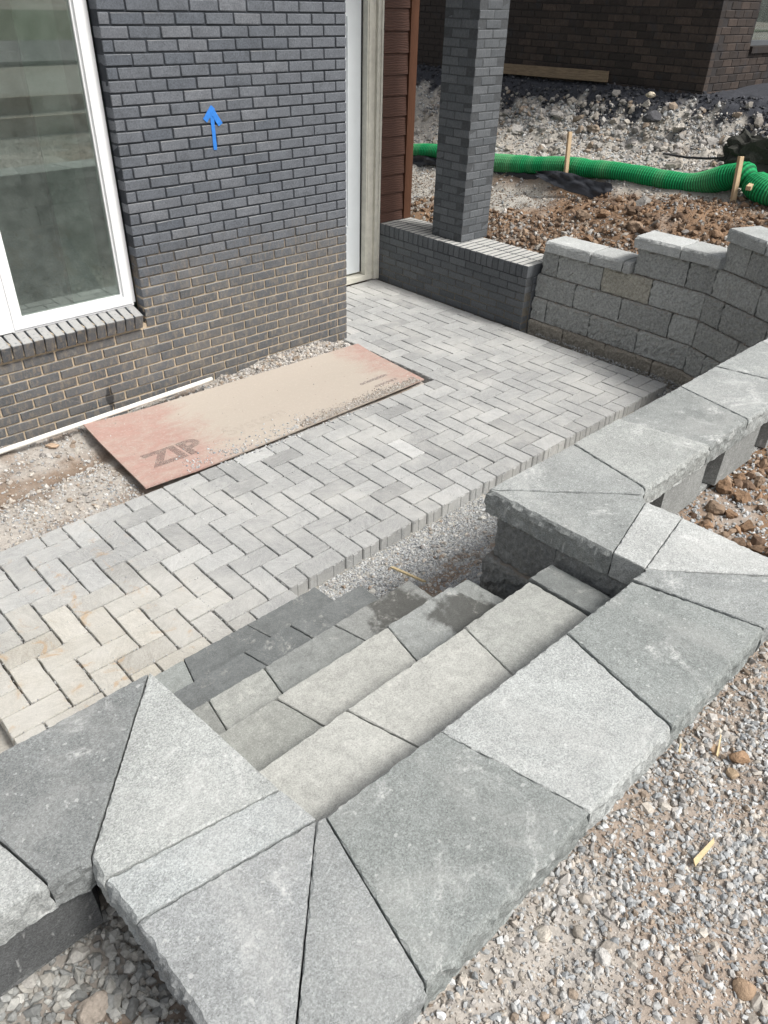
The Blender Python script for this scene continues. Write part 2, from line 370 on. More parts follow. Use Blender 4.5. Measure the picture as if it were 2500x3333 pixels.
def M_sheathing():
    t = NT('red_sheathing', .8, .25); p = t.pos(); x = t.xyz(p)
    red = t.gain((.36, .165, .145), t.mr(t.noise(45, 4, .7, t.vmul(p, (.4, 1, 1))), .25, .75, .8, 1.2, False))
    e = t.math('ADD', t.mr(x[0], .25, .95), t.math('SUBTRACT', t.mr(t.math('SUBTRACT', x[0], t.math('MULTIPLY', t.math('SUBTRACT', x[1], 1.3), .35)), 1.65, 2.1), 0.))
    e = t.math('SUBTRACT', t.mr(x[0], .12, .9), t.mr(x[0], 1.55, 2.25))
    y = t.mr(x[1], 2.0, 1.45); e = t.math('ADD', e, t.math('MULTIPLY', t.math('SUBTRACT', t.noise(4.5, 6, .75, t.vmul(p, (1, 1.6, 1)), 1.2), .5), 1.5))
    dust = t.mr(e, -.25, .65, .38, 1.); c = t.mix(t.math('MULTIPLY', dust, .9), red, (.43, .40, .345))
    sp = t.mr(t.noise(70, 5, .75), .52, .66); c = t.mix(t.math('MULTIPLY', sp, .5), c, (.50, .46, .41))
    t.col(c); return t.norm(t.bump(t.noise(80, 4, .7), .35, .003)).m
def M_print():
    t = NT('worn_black_print', .8, .2); t.col((.10, .095, .095)); tr = t.n('ShaderNodeBsdfTransparent'); mx = t.n('ShaderNodeMixShader')
    k = t.mr(t.noise(160, 4, .8), .62, .36); x = t.xyz(t.pos()); k = t.math('MULTIPLY', k, t.mr(x[0], .60, .20, .10, .62))
    t.l(k, mx.inputs[0]); t.l(tr.outputs[0], mx.inputs[1]); t.l(t.b.outputs[0], mx.inputs[2]); t.l(mx.outputs[0], t.t.nodes['Material Output'].inputs['Surface']); return t.m

MT = dict(concrete=M_concrete(), tread=M_tread(), block=M_block(), paver=M_paver(), gbrick=M_grey_brick(), pbrick=M_porch_brick(), bbrick=M_brown_brick(),
          mortar=M_mortar('house_mortar', (.042, .047, .055), (.47, .385, .28), .52, 1.10), pmortar=M_mortar('porch_mortar', (.075, .08, .085), (.15, .135, .11), .05, .45),
          bmortar=M_mortar('neighbour_mortar', (.045, .042, .042), (.04, .04, .04), 0, .3), vinyl=M_plain('white_vinyl', (.80, .81, .82), .4, .4, 30, .03, .03), jamb=M_plain('cream_painted_jamb', (.66, .645, .57), .6, .3, 14, .14, .08),
          doorp=M_plain('white_door_paint', (.70, .74, .76), .4, .4, 10, .03, .03), glass=M_glass(), siding=M_siding(), trim=M_wood('brown_trim', (.085, .040, .024), (.125, .058, .034)),
          gravel=M_attr('crushed_stone'), soil=M_attr('soil', .97, 45, .32, .012), sheath=M_sheathing(), printm=M_print(), osb=M_plain('panel_edge', (.26, .19, .12), .9),
          pvc=M_plain('white_pvc', (.78, .77, .72), .45, .4, 25, .06, .03), tape=M_plain('blue_tape', (.035, .20, .62), .65, .3, 45, .14, .15),
          fabric=M_plain('black_landscape_fabric', (.028, .031, .038), .55, .45, 60, .3, .4),
          wood=M_wood('raw_lumber', (.46, .33, .20), (.62, .48, .32)), oldwood=M_wood('weathered_lumber', (.22, .17, .12), (.38, .30, .22), 0), bag=M_plain('dark_woven_bag', (.045, .046, .040), .85, .2, 70, .4, .6),
          darkrock=M_plain('dark_rock', (.075, .076, .082), .95, .15, 40, .4, .7), rub=M_attr('rubble_concrete'), room=M_plain('dim_room', (.26, .30, .28), .9, .1, 4, .25, .05), roof=M_plain('roof_shingle', (.06, .06, .065), .9),
          ribbon=M_plain('red_ribbon', (.62, .03, .06), .6), tapey=M_plain('yellow_caution_tape', (.70, .58, .06), .6), straw=M_plain('pale_wood_chip', (.62, .50, .30), .8), hose=M_plain('black_hose', (.03, .03, .033), .5))

# ------------------------------------------------------------------ ground heights and soil colours
ZC = .92           # top of the cap stones, patio surface is 0
def bank(x, y):
    b = np.interp(x, [3.6, 4.05, 4.2, 5.0, 5.33, 5.5, 6.0, 6.45, 6.75, 7.0, 9, 30], [.38, .43, .50, .66, .71, .79, .97, 1.17, 1.46, 1.64, 1.72, 1.8])
    wgt = np.interp(x, [4.0, 4.2, 5.0, 5.5, 7.0], [.40, .55, 1, 1, .06]); return b + .075 * np.clip(4.6 - y, 0, 4.5) * wgt
def hgt(x, y, fine=True):
    x = np.asarray(x, float); y = np.asarray(y, float)
    z = np.full(x.shape, -.088)
    strip = sst(1.22, 1.32, y) * (1 - sst(2.18, 2.24, x))                                   # along the house
    zs = -.045 + .075 * np.exp(-((x - 1.72) / .42)**2) * sst(2.02, 2.24, y) + .03 * sst(2.1, 2.3, y) + .05 * (fbm(x * 3, y * 3, 0, 3) - .5)
    zs = zs - .045 * np.exp(-((y - 1.93 - .12 * x) / .09)**2) * (1 - sst(-.25, -.05, x)) + .05 * (fbm(x * 11, y * 11, 0, 4, 3) - .5) * sst(1.8, 2.2, y)
    zs = np.where((x > -.3) & (y < 2.05), np.minimum(zs, -.02), zs)
    z = z + (zs - z) * strip
    s = np.clip((-.10 - y) / .83, 0, 1); sl = -.088 + .505 * (s**1.15)                       # slope up to the cap wall
    z = np.where(y < -.10, sl + .012 * (fbm(x * 7, y * 7, 0, 5) - .5) * (s > 0), z)
    yb = np.where((x < -1.42) | (x > .38), -1.13, -1.78)                                     # high ground on the camera side
    up = .745 + .035 * sst(-.6, -1.1, x) + .05 * (fbm(x * 4, y * 4, 0, 8) - .5) + .02 * (fbm(x * 14, y * 14, 0, 18, 3) - .5)
    up = np.where(x < -1.5, .57 + .16 * sst(-1.45, -2.1, y) + .03 * (fbm(x * 8, y * 8, 0, 2) - .5), up)
    rp = .56 + .03 * np.clip(x - 1.0, 0, 4) + .05 * (fbm(x * 5, y * 5, 0, 6) - .5)
    up = np.where(x > .42, rp + (.76 - rp) * sst(-1.55, -1.95, y + .06 * np.clip(x, 0, 2)), up)
    z = z + (up - z) * (1 - sst(yb - .05, yb + .05, y))
    xb = 3.84 + .435 * np.clip(y + .03, -1.2, 0) + .12 * (y > 1.42)
    bk = bank(x, y) + .07 * (fbm(x * 2.2, y * 2.2, 0, 11, 4) - .5) + .30 * (fbm(x * 2.8, y * 2.8, 0, 13, 4) - .5) * sst(5.8, 6.4, x) * (1 - sst(6.8, 7, x)) + .06 * np.abs(fbm(x * 9, y * 9, 0, 15, 3) - .5) * sst(5.6, 6.0, x)
    bk = bk + .10 * np.exp(-((x - 4.75) / .35)**2 - ((y - 1.0) / .55)**2) + .11 * (fbm(x * 5, y * 5, 0, 21, 4) - .5) * (1 - sst(5.1, 5.5, x)) * sst(4.0, 4.4, x)
    bk = bk - .13 * np.exp(-((x - 5.17) / .19)**2 - ((y - 2.7) / 1.0)**2) + .03 * (fbm(x * 9, y * 9, 0, 23, 3) - .5) * (1 - sst(5.6, 6.0, x))
    kk = sst(xb - .06, xb + .06, x) * sst(-3.2, -1.6, y)
    z = z + (bk - z) * kk
    far = sst(6, 14, np.hypot(x - 1, y - 1)); z = z + (np.where(y < 0, 1.0, 1.5) - z) * far * (1 - kk)
    if fine: z = z + .010 * (fbm(x * 22, y * 22, 0, 17, 2) - .5)
    return z
def soilcol(x, y):
    x = np.asarray(x, float); y = np.asarray(y, float); n = fbm(x * 1.7, y * 1.7, 0, 31, 4); n2 = fbm(x * 6, y * 6, 0, 33, 3)
    G = np.array([.42, .405, .37]); B = np.array([.265, .205, .16]); T = np.array([.37, .345, .315]); D = np.array([.050, .053, .062]); RB = np.array([.235, .155, .10])
    def mixc(a, b, k): return a + (b - a) * k[..., None]
    c = np.broadcast_to(G, x.shape + (3,)).copy()
    strip = (y > 1.2) & (x < 2.2); c = np.where(strip[..., None], mixc(np.broadcast_to(T, c.shape), B * .8, np.clip(sst(.50, .68, n2) * .7 + np.exp(-((y - 1.93 - .12 * x) / .10)**2) * (x < -.1) * .9, 0, 1)), c)
    slp = (y < 0) & (y > -1.1); c = np.where(slp[..., None], mixc(np.broadcast_to(G, c.shape), B, sst(.50, .66, n2) * sst(-.22, -.45, y) * .9), c)
    upr = (y < -1.1); c = np.where(upr[..., None], mixc(np.broadcast_to(T, c.shape), B * 1.1, sst(.50, .68, n) * .75), c)
    c = np.where((upr & (x < -1.5) & (y > -2.4))[..., None], c * .68, c)  # left pocket: soil colour darkened to carry the shade below the caps
    c = np.where((upr & (x > .45) & (y > -1.9))[..., None], mixc(np.broadcast_to(RB, c.shape), T, sst(.5, .7, n2) * .6), c)
    c = np.where((y < -3)[..., None], mixc(np.broadcast_to(G * .62, c.shape), B * .8, sst(.45, .6, n) * .6), c)
    xb = 3.84 + .435 * np.clip(y + .03, -1.2, 0); bk = (x > xb - .1) & (y > -3)
    cb = mixc(np.broadcast_to(RB, c.shape), T * .8, sst(.55, .75, n2) * .5)
    gp = np.exp(-((x - 4.95) / .50)**2 - ((y - 2.9) / .75)**2) + sst(3.3, 3.8, y); cb = mixc(cb, np.broadcast_to(G * .82, cb.shape), sst(.3, .6, gp + .3 * (n - .5)))
    cb = mixc(cb, np.broadcast_to(np.array([.41, .385, .345]), cb.shape), sst(5.25, 5.5, x + .5 * (n - .5)))
    cb = mixc(cb, np.broadcast_to(D, cb.shape), sst(6.55, 6.80, x + .9 * (n2 - .5) + .35 * (n - .5)))
    return np.where(bk[..., None], cb, c)

def grid_lines(lo, hi, fine_lo, fine_hi, st):
    a = list(np.arange(fine_lo, fine_hi + st / 2, st)); d = st; q = fine_lo
    left = []
    while q > lo: d *= 1.28; q -= d; left.append(max(q, lo))
    right = []; d = st; q = fine_hi
    while q < hi: d *= 1.28; q += d; right.append(min(q, hi))
    return np.array(left[::-1] + a + right)
gx = grid_lines(-90, 90, -2.1, 7.2, .024); gy = grid_lines(-90, 90, -2.7, 5.6, .024)
GX, GY = np.meshgrid(gx, gy, indexing='ij'); GZ = hgt(GX, GY)
nv = np.column_stack([GX.ravel(), GY.ravel(), GZ.ravel()]); a, b = len(gx), len(gy)
ii = (np.arange(a - 1)[:, None] * b + np.arange(b - 1)[None]).ravel(); gf = np.column_stack([ii, ii + b, ii + b + 1, ii + 1])
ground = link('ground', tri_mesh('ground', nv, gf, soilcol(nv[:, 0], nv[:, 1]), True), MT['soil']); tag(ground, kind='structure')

# ------------------------------------------------------------------ patio of herringbone pavers
U = .125
bed = boxes('patio', [(-1.49, -.13, -.12, .0, -.20, -.0822), (-1.49, 3.575, .001, 1.245, -.20, -.082), (2.27, 3.58, 1.2451, 3.40, -.20, -.0821)])
patio = link('patio', bed, M_plain('bedding_sand', (.36, .35, .32), .95)); tag(patio, kind='structure')
def paver_vf(lx, ly, h, seed, ribs):
    r = np.random.default_rng(seed); hx, hy = lx / 2, ly / 2; pts = []; nr = []; rb = []
    def side(p0, p1, nn, fr):
        p0 = np.array(p0); p1 = np.array(p1)
        for t, k in fr: pts.append(p0 + (p1 - p0) * t); nr.append(nn); rb.append(k)
    c = .006
    def frac(L):
        e = c / L; out = [(e, 0)]
        if ribs:
            for q in ((.27, .73) if L > .17 else (.55,)): w_ = .018 / L; out += [(q - w_, 0), (q - w_ + .002 / L, 1), (q + w_ - .002 / L, 1), (q + w_, 0)]
        else: out += [(.18, 0), (.38, 0), (.62, 0), (.83, 0)] if L > .17 else [(.35, 0), (.7, 0)]
        return out + [(1 - e, 0)]
    side((-hx, -hy), (hx, -hy), (0, -1), frac(lx)); side((hx, -hy), (hx, hy), (1, 0), frac(ly)); side((hx, hy), (-hx, hy), (0, 1), frac(lx)); side((-hx, hy), (-hx, -hy), (-1, 0), frac(ly))
    pts = np.array(pts); nr = np.array(nr, float); rb = np.array(rb, float); m = len(pts); j = r.uniform(-.0022, .0016, m)
    A = pts - nr * (.0026 - j * .8)[:, None]; Bq = pts + nr * j[:, None]; Cq = pts + nr * (rb * .0035)[:, None]
    v = np.concatenate([np.column_stack([A, r.uniform(-.0006, .0006, m)]), np.column_stack([Bq, np.full(m, -.005)]), np.column_stack([Cq, np.full(m, -.011)]), np.column_stack([Cq, np.full(m, -h)])] if ribs else
                       [np.column_stack([A, r.uniform(-.0006, .0006, m)]), np.column_stack([Bq, np.full(m, -.005)]), np.column_stack([Bq, np.full(m, -h)])])
    f = [list(range(m))]; K = len(v) // m
    for k in range(K - 1):
        for i in range(m): q = (i + 1) % m; f.append([(k + 1) * m + i, (k + 1) * m + q, k * m + q, k * m + i])
    return v, f
_pv = {}
def paver_mesh(lx, ly, ribs, var):
    k = (round(lx, 3), round(ly, 3), ribs, var)
    if k not in _pv: _pv[k] = mesh('paver', *paver_vf(lx, ly, .082, hash(k) & 0xffff, ribs))
    return _pv[k]
def fxm(q): return U * (q if q < 12 else 12 + (q - 12) * .981)
def in_patio(cx, cy):     # unit cell (cx, cy)
    if cx < -12 or cx >= 29: return False
    if 0 <= cy < 10: return cx < 29
    if cy == -1: return cx < -1
    if 10 <= cy < 27: return 18 <= cx < 29
    return False
cells = {}
for cy in range(-3, 28):
    for cx in range(-15, 31):
        k = (cx + cy) % 4
        if k in (0, 1): key = ('H', cx - k, cy)
        else:
            # vertical pavers [c,c+1] x [d,d+2] with (c+d) % 4 == 2
            d = cy if (cx + cy) % 4 == 2 else cy - 1; key = ('V', cx, d)
        if in_patio(cx, cy): cells.setdefault(key, []).append((cx, cy))
plist = []
for key, cl in cells.items():
    xs = [q[0] for q in cl]; ys = [q[1] for q in cl]; plist.append((min(xs), max(xs) + 1, min(ys), max(ys) + 1))
pinfo = []
for (x0, x1, y0, y1) in plist:
    cx, cy = (fxm(x0) + fxm(x1)) / 2, (y0 + y1) / 2 * U; (pp, dd) = proj([[cx, cy, 0]])
    vis = -200 < pp[0][0] < 2700 and not (cy > 1.2 and cx < 2.6 and cy > 2.4 + 0 * cx)
    pinfo.append(((0 if vis else 100) + dd[0], x0, x1, y0, y1, cx, cy))
pinfo.sort(); rest_v, rest_f = [], []
for i, (_, x0, x1, y0, y1, cx, cy) in enumerate(pinfo):
    lx, ly = fxm(x1) - fxm(x0) - .0055 - random.choice((0, .0018)), (y1 - y0) * U - .0055; front = (y0 == 0 and x0 >= -1) or x0 == 18 or y1 == 10 or x1 == 29
    r = random.random(); base = .335 + .05 * random.random()
    if r < .08: base *= .86
    elif r > .95: base += .05
    if cy < .7 and cy < .5 * (cx + .35) + .45 and 1.0 < cx < 2.4 and random.random() < .35: base += .05
    tint = np.array([.985, 1.0, .99])
    tk = np.clip((-.35 - cx) / .7, 0, 1) * np.clip((.75 - cy) / .6, 0, 1)
    tq = tk**.6 * random.uniform(.5, 1.0); tint = tint * (1 - tq) + np.array([1.08, 1.0, .83]) * tq; base += .06 * tk
    if cy > 1.0 and .2 < cx < 2.7 and cy < 2.3 and random.random() < .4: base *= .84
    col = base * tint
    if i < 300:
        link('paver', paver_mesh(lx, ly, bool(front), i % 4), MT['paver'], patio, (cx, cy, random.uniform(-.0022, .0022)), (random.gauss(0, .003), random.gauss(0, .003), random.gauss(0, .006)), col)
    else:
        v, f = paver_vf(lx, ly, .082, i, False); k = len(rest_v); rest_v += [(p[0] + cx, p[1] + cy, p[2]) for p in v]; rest_f += [[q + k for q in ff] for ff in f]
if rest_v: tag(link('paver_field', mesh('paver_field', rest_v, rest_f), MT['paver'], patio, color=(.43, .43, .42)), kind='stuff')

# ------------------------------------------------------------------ cap wall (retaining wall with wide caps) and steps
def stone(name, poly, z0, z1, rough, mat, parent, col, seed, **kw):
    return link(name, mesh(name, *slab_vf(poly, z0, z1, rough, seed, **kw)), mat, parent, color=col)
cw = empty('retaining_wall', (0, 0, 0)); tag(cw, 'low grey retaining wall with wide cap stones stepping around the stair', 'retaining wall')
DK, MD, LT, XL = (.232, .250, .244), (.285, .300, .294), (.345, .362, .357), (.50, .515, .51)
xl, xr = -1.205, .180      # inner edges beside the stair
caps = [ # polygon, colour, rough edge test
 ([(-.80, -1.586), (-.262, -1.590), (-.347, -1.982), (-.711, -1.978)], LT, 'S'),
 ([(-1.172, -1.578), (-.806, -1.586), (-.716, -1.978), (-1.257, -1.978)], DK, 'S'),
 ([(-1.195, -1.570), (-1.176, -1.577), (-1.262, -1.980), (-1.60, -1.990)], (.27, .285, .285), 'S'),
 ([(-1.198, -1.570), (-1.602, -1.984), (-1.606, -1.503)], (.30, .315, .318), 'SW'),
 ([(-1.208, -1.450), (-1.194, -1.563), (-1.604, -1.497), (-1.612, -1.380)], (.345, .367, .368), 'W'),
 ([(-1.250, -.915), (-1.210, -1.446), (-1.612, -1.374), (-1.612, -1.318)], (.355, .372, .364), 'W'),
 ([(-1.257, -.915), (-1.615, -1.313), (-1.70, -1.300), (-1.79, -.910)], (.20, .212, .212), 'S'),
 ([(-1.796, -.910), (-1.706, -1.298), (-2.24, -1.295), (-2.16, -.910)], (.33, .345, .34), 'S'),
 ([(-2.166, -.910), (-2.246, -1.295), (-2.62, -1.295), (-2.70, -.910)], MD, 'S'),
 ([(-.256, -1.590), (.100, -1.592), (.206, -1.980), (-.341, -1.982)], DK, 'S'),
 ([(.112, -1.586), (.192, -1.592), (.545, -1.968), (.214, -1.980)], (.25, .265, .262), 'S'),
 ([(.194, -1.586), (.566, -1.518), (.570, -1.972)], (.42, .435, .428), 'E'),
 ([(.556, -1.374), (.569, -1.512), (.193, -1.582), (.188, -1.467)], (.40, .415, .408), 'E'),
 ([(.172, -.927), (.590, -1.336), (.556, -1.369), (.188, -1.462)], (.255, .27, .265), 'W'),
 ([(.176, -.924), (.714, -.933), (.634, -1.322), (.596, -1.333)], (.275, .29, .285), 'S'),
 ([(.720, -.933), (1.064, -.933), (1.152, -1.324), (.640, -1.322)], (.32, .335, .325), 'S'),
 ([(1.070, -.933), (1.606, -.938), (1.519, -1.324), (1.158, -1.324)], (.24, .255, .25), 'S'),
 ([(1.612, -.938), (1.972, -.938), (2.06, -1.324), (1.525, -1.324)], (.30, .315, .31), 'S'),
 ([(1.978, -.938), (2.51, -.940), (2.43, -1.326), (2.066, -1.324)], (.27, .285, .28), 'S'),
 ([(2.516, -.940), (2.88, -.942), (2.97, -1.326), (2.436, -1.326)], (.36, .375, .37), 'S'),
 ([(2.886, -.942), (3.36, -.944), (3.30, -1.328), (2.976, -1.326)], MD, 'S'),
]
def rtest(code):
    def t(nx, ny, mid):
        return ('S' in code and ny < -.9) or ('W' in code and nx < -.8) or ('E' in code and nx > .8)
    return t
for i, (P, c, code) in enumerate(caps):
    P = ccw(P); g = shrink(P, -.0010 + .0012 * random.random()); dz = random.uniform(-.0034, .0034)
    o = stone('cap_stone', g, ZC - .10 + dz, ZC + dz, edge_ids(g, rtest(code)), MT['concrete'], cw, tuple(np.array(c) * random.uniform(.97, 1.03)), 100 + i, amp=.0105, wav=.008, chip=.0042, step=.009)
def trap(cx, cy, wf, wb, d, ang):
    """tapered block: front edge centred at (cx,cy), front faces direction ang"""
    n = np.array([math.cos(ang), math.sin(ang)]); t = np.array([-n[1], n[0]]); c = np.array([cx, cy])
    return ccw([c + t * wf / 2, c - t * wf / 2, c - t * wb / 2 - n * d, c + t * wb / 2 - n * d])
BL = (.24, .247, .244)
def wblock(P, z0, z1, rough, seed, col=BL, parent=cw, mat='block', **kw):
    kw = dict(dict(amp=.012, rows=8, wav=.007), **kw)
    return stone('wall_block', shrink(ccw(P), .0025), z0 + .001, z1 - .001, rough, MT[mat], parent, tuple(np.array(col) * random.uniform(.86, 1.14)), seed, **kw)
def rough_for(P, code): g = ccw(P); return edge_ids(g, rtest(code))
k = 0
for (z0, z1, dx, js) in ((.62, .818, 0, [-.975, -1.246, -1.70]), (.42, .618, -.028, [-.945, -1.40, -1.75]), (.22, .418, -.055, [-.93, -1.2, -1.75])):
    for y1, y0 in zip(js[:-1], js[1:]):
        P = [(.19 + dx, y0), (.48, y0), (.48, y1), (.19 + dx, y1)]; wblock(P, z0, z1, rough_for(P, 'W'), 300 + k, (.255, .265, .262)); k += 1
    for y1, y0 in zip(js[:-1], js[1:]):
        P = [(-1.52, y0), (-1.23 - dx, y0), (-1.23 - dx, y1), (-1.52, y1)]; wblock(P, z0, z1, rough_for(P, 'E'), 330 + k); k += 1
for z0, z1, dy, off in ((.60, .818, 0, 0), (.40, .598, .03, .27), (.20, .398, .06, 0)):           # under the far caps: tapered, split face to the patio
    for q in range(6):
        cx = .78 + off * .4 + q * .542
        if z0 == .60: cx = 1.05 + (q - 0) * .542
        if cx > 3.3: continue
        P = trap(cx, -.975 + dy, .535, .37, .335, math.pi / 2); wblock(P, z0, z1, edge_ids(P, lambda nx, ny, m: ny > .9), 360 + k, (.245, .255, .25), mat='concrete'); k += 1
    P = [(.49, -1.27), (.775, -1.27), (.775, -.975 + dy), (.49, -.975 + dy)]; wblock(P, z0, z1, rough_for(P, ''), 400 + k); k += 1
    for q in range(3):
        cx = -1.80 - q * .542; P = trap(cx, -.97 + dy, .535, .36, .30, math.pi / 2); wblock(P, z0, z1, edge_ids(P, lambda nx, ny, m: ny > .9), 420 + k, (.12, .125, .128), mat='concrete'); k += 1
for z0, z1 in ((.60, .818), (.40, .598)):                                                             # under the front caps, face to the stair is north
    for q, (x0, x1) in enumerate(((-1.58, -1.18), (-1.165, -.735), (-.70, -.29), (-.245, .165), (.19, .53))):
        P = ccw([(x0, -1.62), (x1, -1.62), (x1 - .035, -1.955), (x0 + .035, -1.955)]); wblock(P, z0, z1, rough_for(P, ''), 450 + k, (.27, .28, .275), mat='concrete'); k += 1
    for (x0, x1, y0, y1) in ((-1.56, -1.30, -1.60, -1.30), (.26, .53, -1.60, -1.38)):
        wblock([(x0, y0), (x1, y0), (x1, y1), (x0, y1)], z0, z1, (), 480 + k); k += 1

st = empty('block_steps', (-.5, -.9, 0)); tag(st, 'flight of grey concrete block steps leading down to the patio', 'steps')
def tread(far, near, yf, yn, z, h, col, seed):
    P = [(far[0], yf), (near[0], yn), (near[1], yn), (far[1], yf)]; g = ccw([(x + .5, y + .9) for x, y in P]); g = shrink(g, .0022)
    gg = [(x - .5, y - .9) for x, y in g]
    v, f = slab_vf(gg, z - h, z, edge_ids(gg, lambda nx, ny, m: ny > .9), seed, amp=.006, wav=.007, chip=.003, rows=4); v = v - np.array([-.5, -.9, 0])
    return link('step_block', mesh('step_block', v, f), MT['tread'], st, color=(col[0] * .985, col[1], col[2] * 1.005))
sl, sr = -1.225, .150
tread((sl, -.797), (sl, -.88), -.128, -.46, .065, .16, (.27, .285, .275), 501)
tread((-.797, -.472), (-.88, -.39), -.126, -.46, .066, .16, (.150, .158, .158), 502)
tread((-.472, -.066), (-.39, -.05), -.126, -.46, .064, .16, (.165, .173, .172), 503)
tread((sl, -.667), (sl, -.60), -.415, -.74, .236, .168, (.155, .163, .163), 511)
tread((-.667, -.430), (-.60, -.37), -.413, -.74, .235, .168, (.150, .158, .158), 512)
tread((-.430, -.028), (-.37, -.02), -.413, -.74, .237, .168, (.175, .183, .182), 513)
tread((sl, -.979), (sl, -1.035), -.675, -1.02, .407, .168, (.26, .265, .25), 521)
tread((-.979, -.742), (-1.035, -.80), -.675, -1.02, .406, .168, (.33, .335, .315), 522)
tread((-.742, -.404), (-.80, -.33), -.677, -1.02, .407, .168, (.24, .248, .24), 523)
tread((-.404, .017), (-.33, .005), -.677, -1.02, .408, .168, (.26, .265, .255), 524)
tread((sl, -.883), (sl, -.80), -.955, -1.32, .577, .168, (.30, .305, .285), 531)
tread((-.883, -.379), (-.80, -.46), -.953, -1.32, .578, .168, (.39, .39, .365), 532)
tread((-.379, -.045), (-.46, .01), -.950, -1.32, .578, .168, (.27, .28, .272), 533)
tread((-.035, .075), (.02, .10), -.940, -1.32, .545, .14, (.28, .29, .28), 534)
tread((sl, -.841), (sl, -.735), -1.256, -1.66, .749, .17, (.42, .42, .395), 541)
tread((-.841, -.321), (-.735, -.40), -1.256, -1.66, .750, .17, (.405, .405, .38), 542)
tread((-.321, .034), (-.40, .04), -1.252, -1.66, .749, .17, (.34, .345, .325), 543)
tread((.038, .165), (.044, .172), -1.245, -1.66, .757, .12, (.20, .21, .205), 544)

# ------------------------------------------------------------------ tall retaining wall at the back
bw = empty('retaining_wall', (3.68, .4, 0)); tag(bw, 'tall curved split-face block retaining wall beside the brick porch wall', 'retaining wall')
def path(s):      # face line: s metres from the porch wall end
    if s < 1.37: return np.array([3.695 + .02 * min(max(s, 0), .4), 1.37 - s]), math.pi
    t = s - 1.37; n = math.pi + math.radians(23); d = np.array([-math.sin(math.radians(23)), -math.cos(math.radians(23))]); return np.array([3.703, 0.0]) + d * t, math.pi - math.radians(-0) - math.radians(23) * -1
def bblock(s0, s1, z0, z1, setb, col, seed, name='wall_block', over=0, rough=True, mat='block', dep=.30, amp=.014):
    q = []
    ss = [s0, s1] if not (s0 < 1.37 < s1) else [s0, 1.37, s1]
    for s_ in ss:
        p, _ = path(s_); n = np.array([1.0, 0]) if s_ < 1.37 else np.array([math.cos(math.radians(-23)), math.sin(math.radians(-23))])
        q.append((p + n * (setb - over), p + n * (setb + dep)))
    P = [tuple(a_) for a_, _ in q] + [tuple(b_) for _, b_ in q[::-1]]
    g = shrink(ccw(P), .0058); c0 = np.array([3.68, .4]); gl = [(x - c0[0], y - c0[1]) for x, y in g]
    rr = edge_ids(gl, lambda nx, ny, m: nx < -.75)
    v, f = slab_vf(gl, z0 + .001, z1 - .006, rr if rough else (), seed, amp=amp, rows=8, wav=.010, step=.02)
    return link(name, mesh(name, v, f), MT[mat], bw, color=tuple(np.array(col) * random.uniform(.88, 1.12)))
BG = (.365, .378, .368); BB = (.25, .20, .15)
J = [(-.11, .09, 0.0, [-.10, .27, .70, 1.14, 1.60, 2.06, 2.5]), (.09, .29, .018, [-.10, .055, .50, .955, 1.395, 1.58, 2.02, 2.45]), (.29, .49, .036, [-.10, .30, .745, 1.19, 1.40, 1.83, 2.28, 2.5]),
     (.49, .69, .054, [-.08, .085, .52, .965, 1.385, 1.585, 2.02, 2.48]), (.69, .89, .072, [.775, 1.215, 1.415, 1.855, 2.3, 2.5]), (.89, 1.09, .090, [1.43, 1.66, 2.10, 2.5])]
k = 0
for ci, (z0, z1, sb, js) in enumerate(J):
    for s0, s1 in zip(js[:-1], js[1:]):
        col = BG
        if ci == 3 and abs(s0 - .52) < .01: col = (.36, .35, .305)
        if ci == 0: col = (.31, .29, .25)
        bblock(s0, s1, z0, z1, sb, col, 600 + k); k += 1
CP = (.40, .415, .41)
for (s0, s1, z, sb, c) in ((-.05, .40, .69, .054, CP), (.403, .70, .69, .054, CP), (.703, .775, .69, .05, (.36, .37, .365)), (.745, 1.14, .89, .072, CP), (1.143, 1.455, .89, .072, CP), (1.43, 1.80, 1.09, .09, (.32, .335, .33)), (1.803, 2.2, 1.09, .09, CP), (2.203, 2.5, 1.09, .09, CP)):
    bblock(s0, s1, z, z + .092, sb, c, 700 + k, 'cap_stone', over=.035, mat='concrete', dep=.25, amp=.008); k += 1

# ------------------------------------------------------------------ brick walls
def lay(parent, items, mat, limit=300, rest='brick_field'):
    """items: (x, y, z, sx, sy, sz); nearest `limit` are separate bricks, the rest one mesh"""
    items = sorted(items, key=lambda q: (q[0] - CAM[0])**2 + (q[1] - CAM[1])**2 + (q[2] - CAM[2])**2)
    V_, F_ = [], []; off = Vector(parent.matrix_world.translation) if False else parent['_o']
    for i, (x, y, z, sx, sy, sz) in enumerate(items):
        j = lambda s_: random.gauss(0, s_)
        if i < limit: link('brick', brick_mesh(sx, sy, sz, var=i % 3), mat, parent, (x - off[0] + j(.0007), y - off[1] + j(.0008), z - off[2] + j(.0006)), (j(.003), j(.004), j(.003)))
        else:
            v, f = chamfer_vf(sx, sy, sz, .0035); kk = len(V_); v = v + [x - off[0] + j(.0007), y - off[1] + j(.0008), z - off[2]]; V_ += list(v); F_ += [[a_ + kk for a_ in q] for q in f]
    if V_: tag(link(rest, mesh(rest, V_, F_), mat, parent), kind='stuff')
WY = 2.328; HX = 2.28; JX = .456; CO = .0672; ZB = -.0047
house = empty('brick_house', (HX, WY, 0)); house['_o'] = (HX, WY, 0)
tag(house, 'dark grey brick house with large white-framed window and recessed white door', 'house')
o = (HX, WY, 0)
def loc_boxes(name, lst, off): return boxes(name, [(b[0] - off[0], b[1] - off[0], b[2] - off[1], b[3] - off[1], b[4] - off[2], b[5] - off[2]) for b in lst])
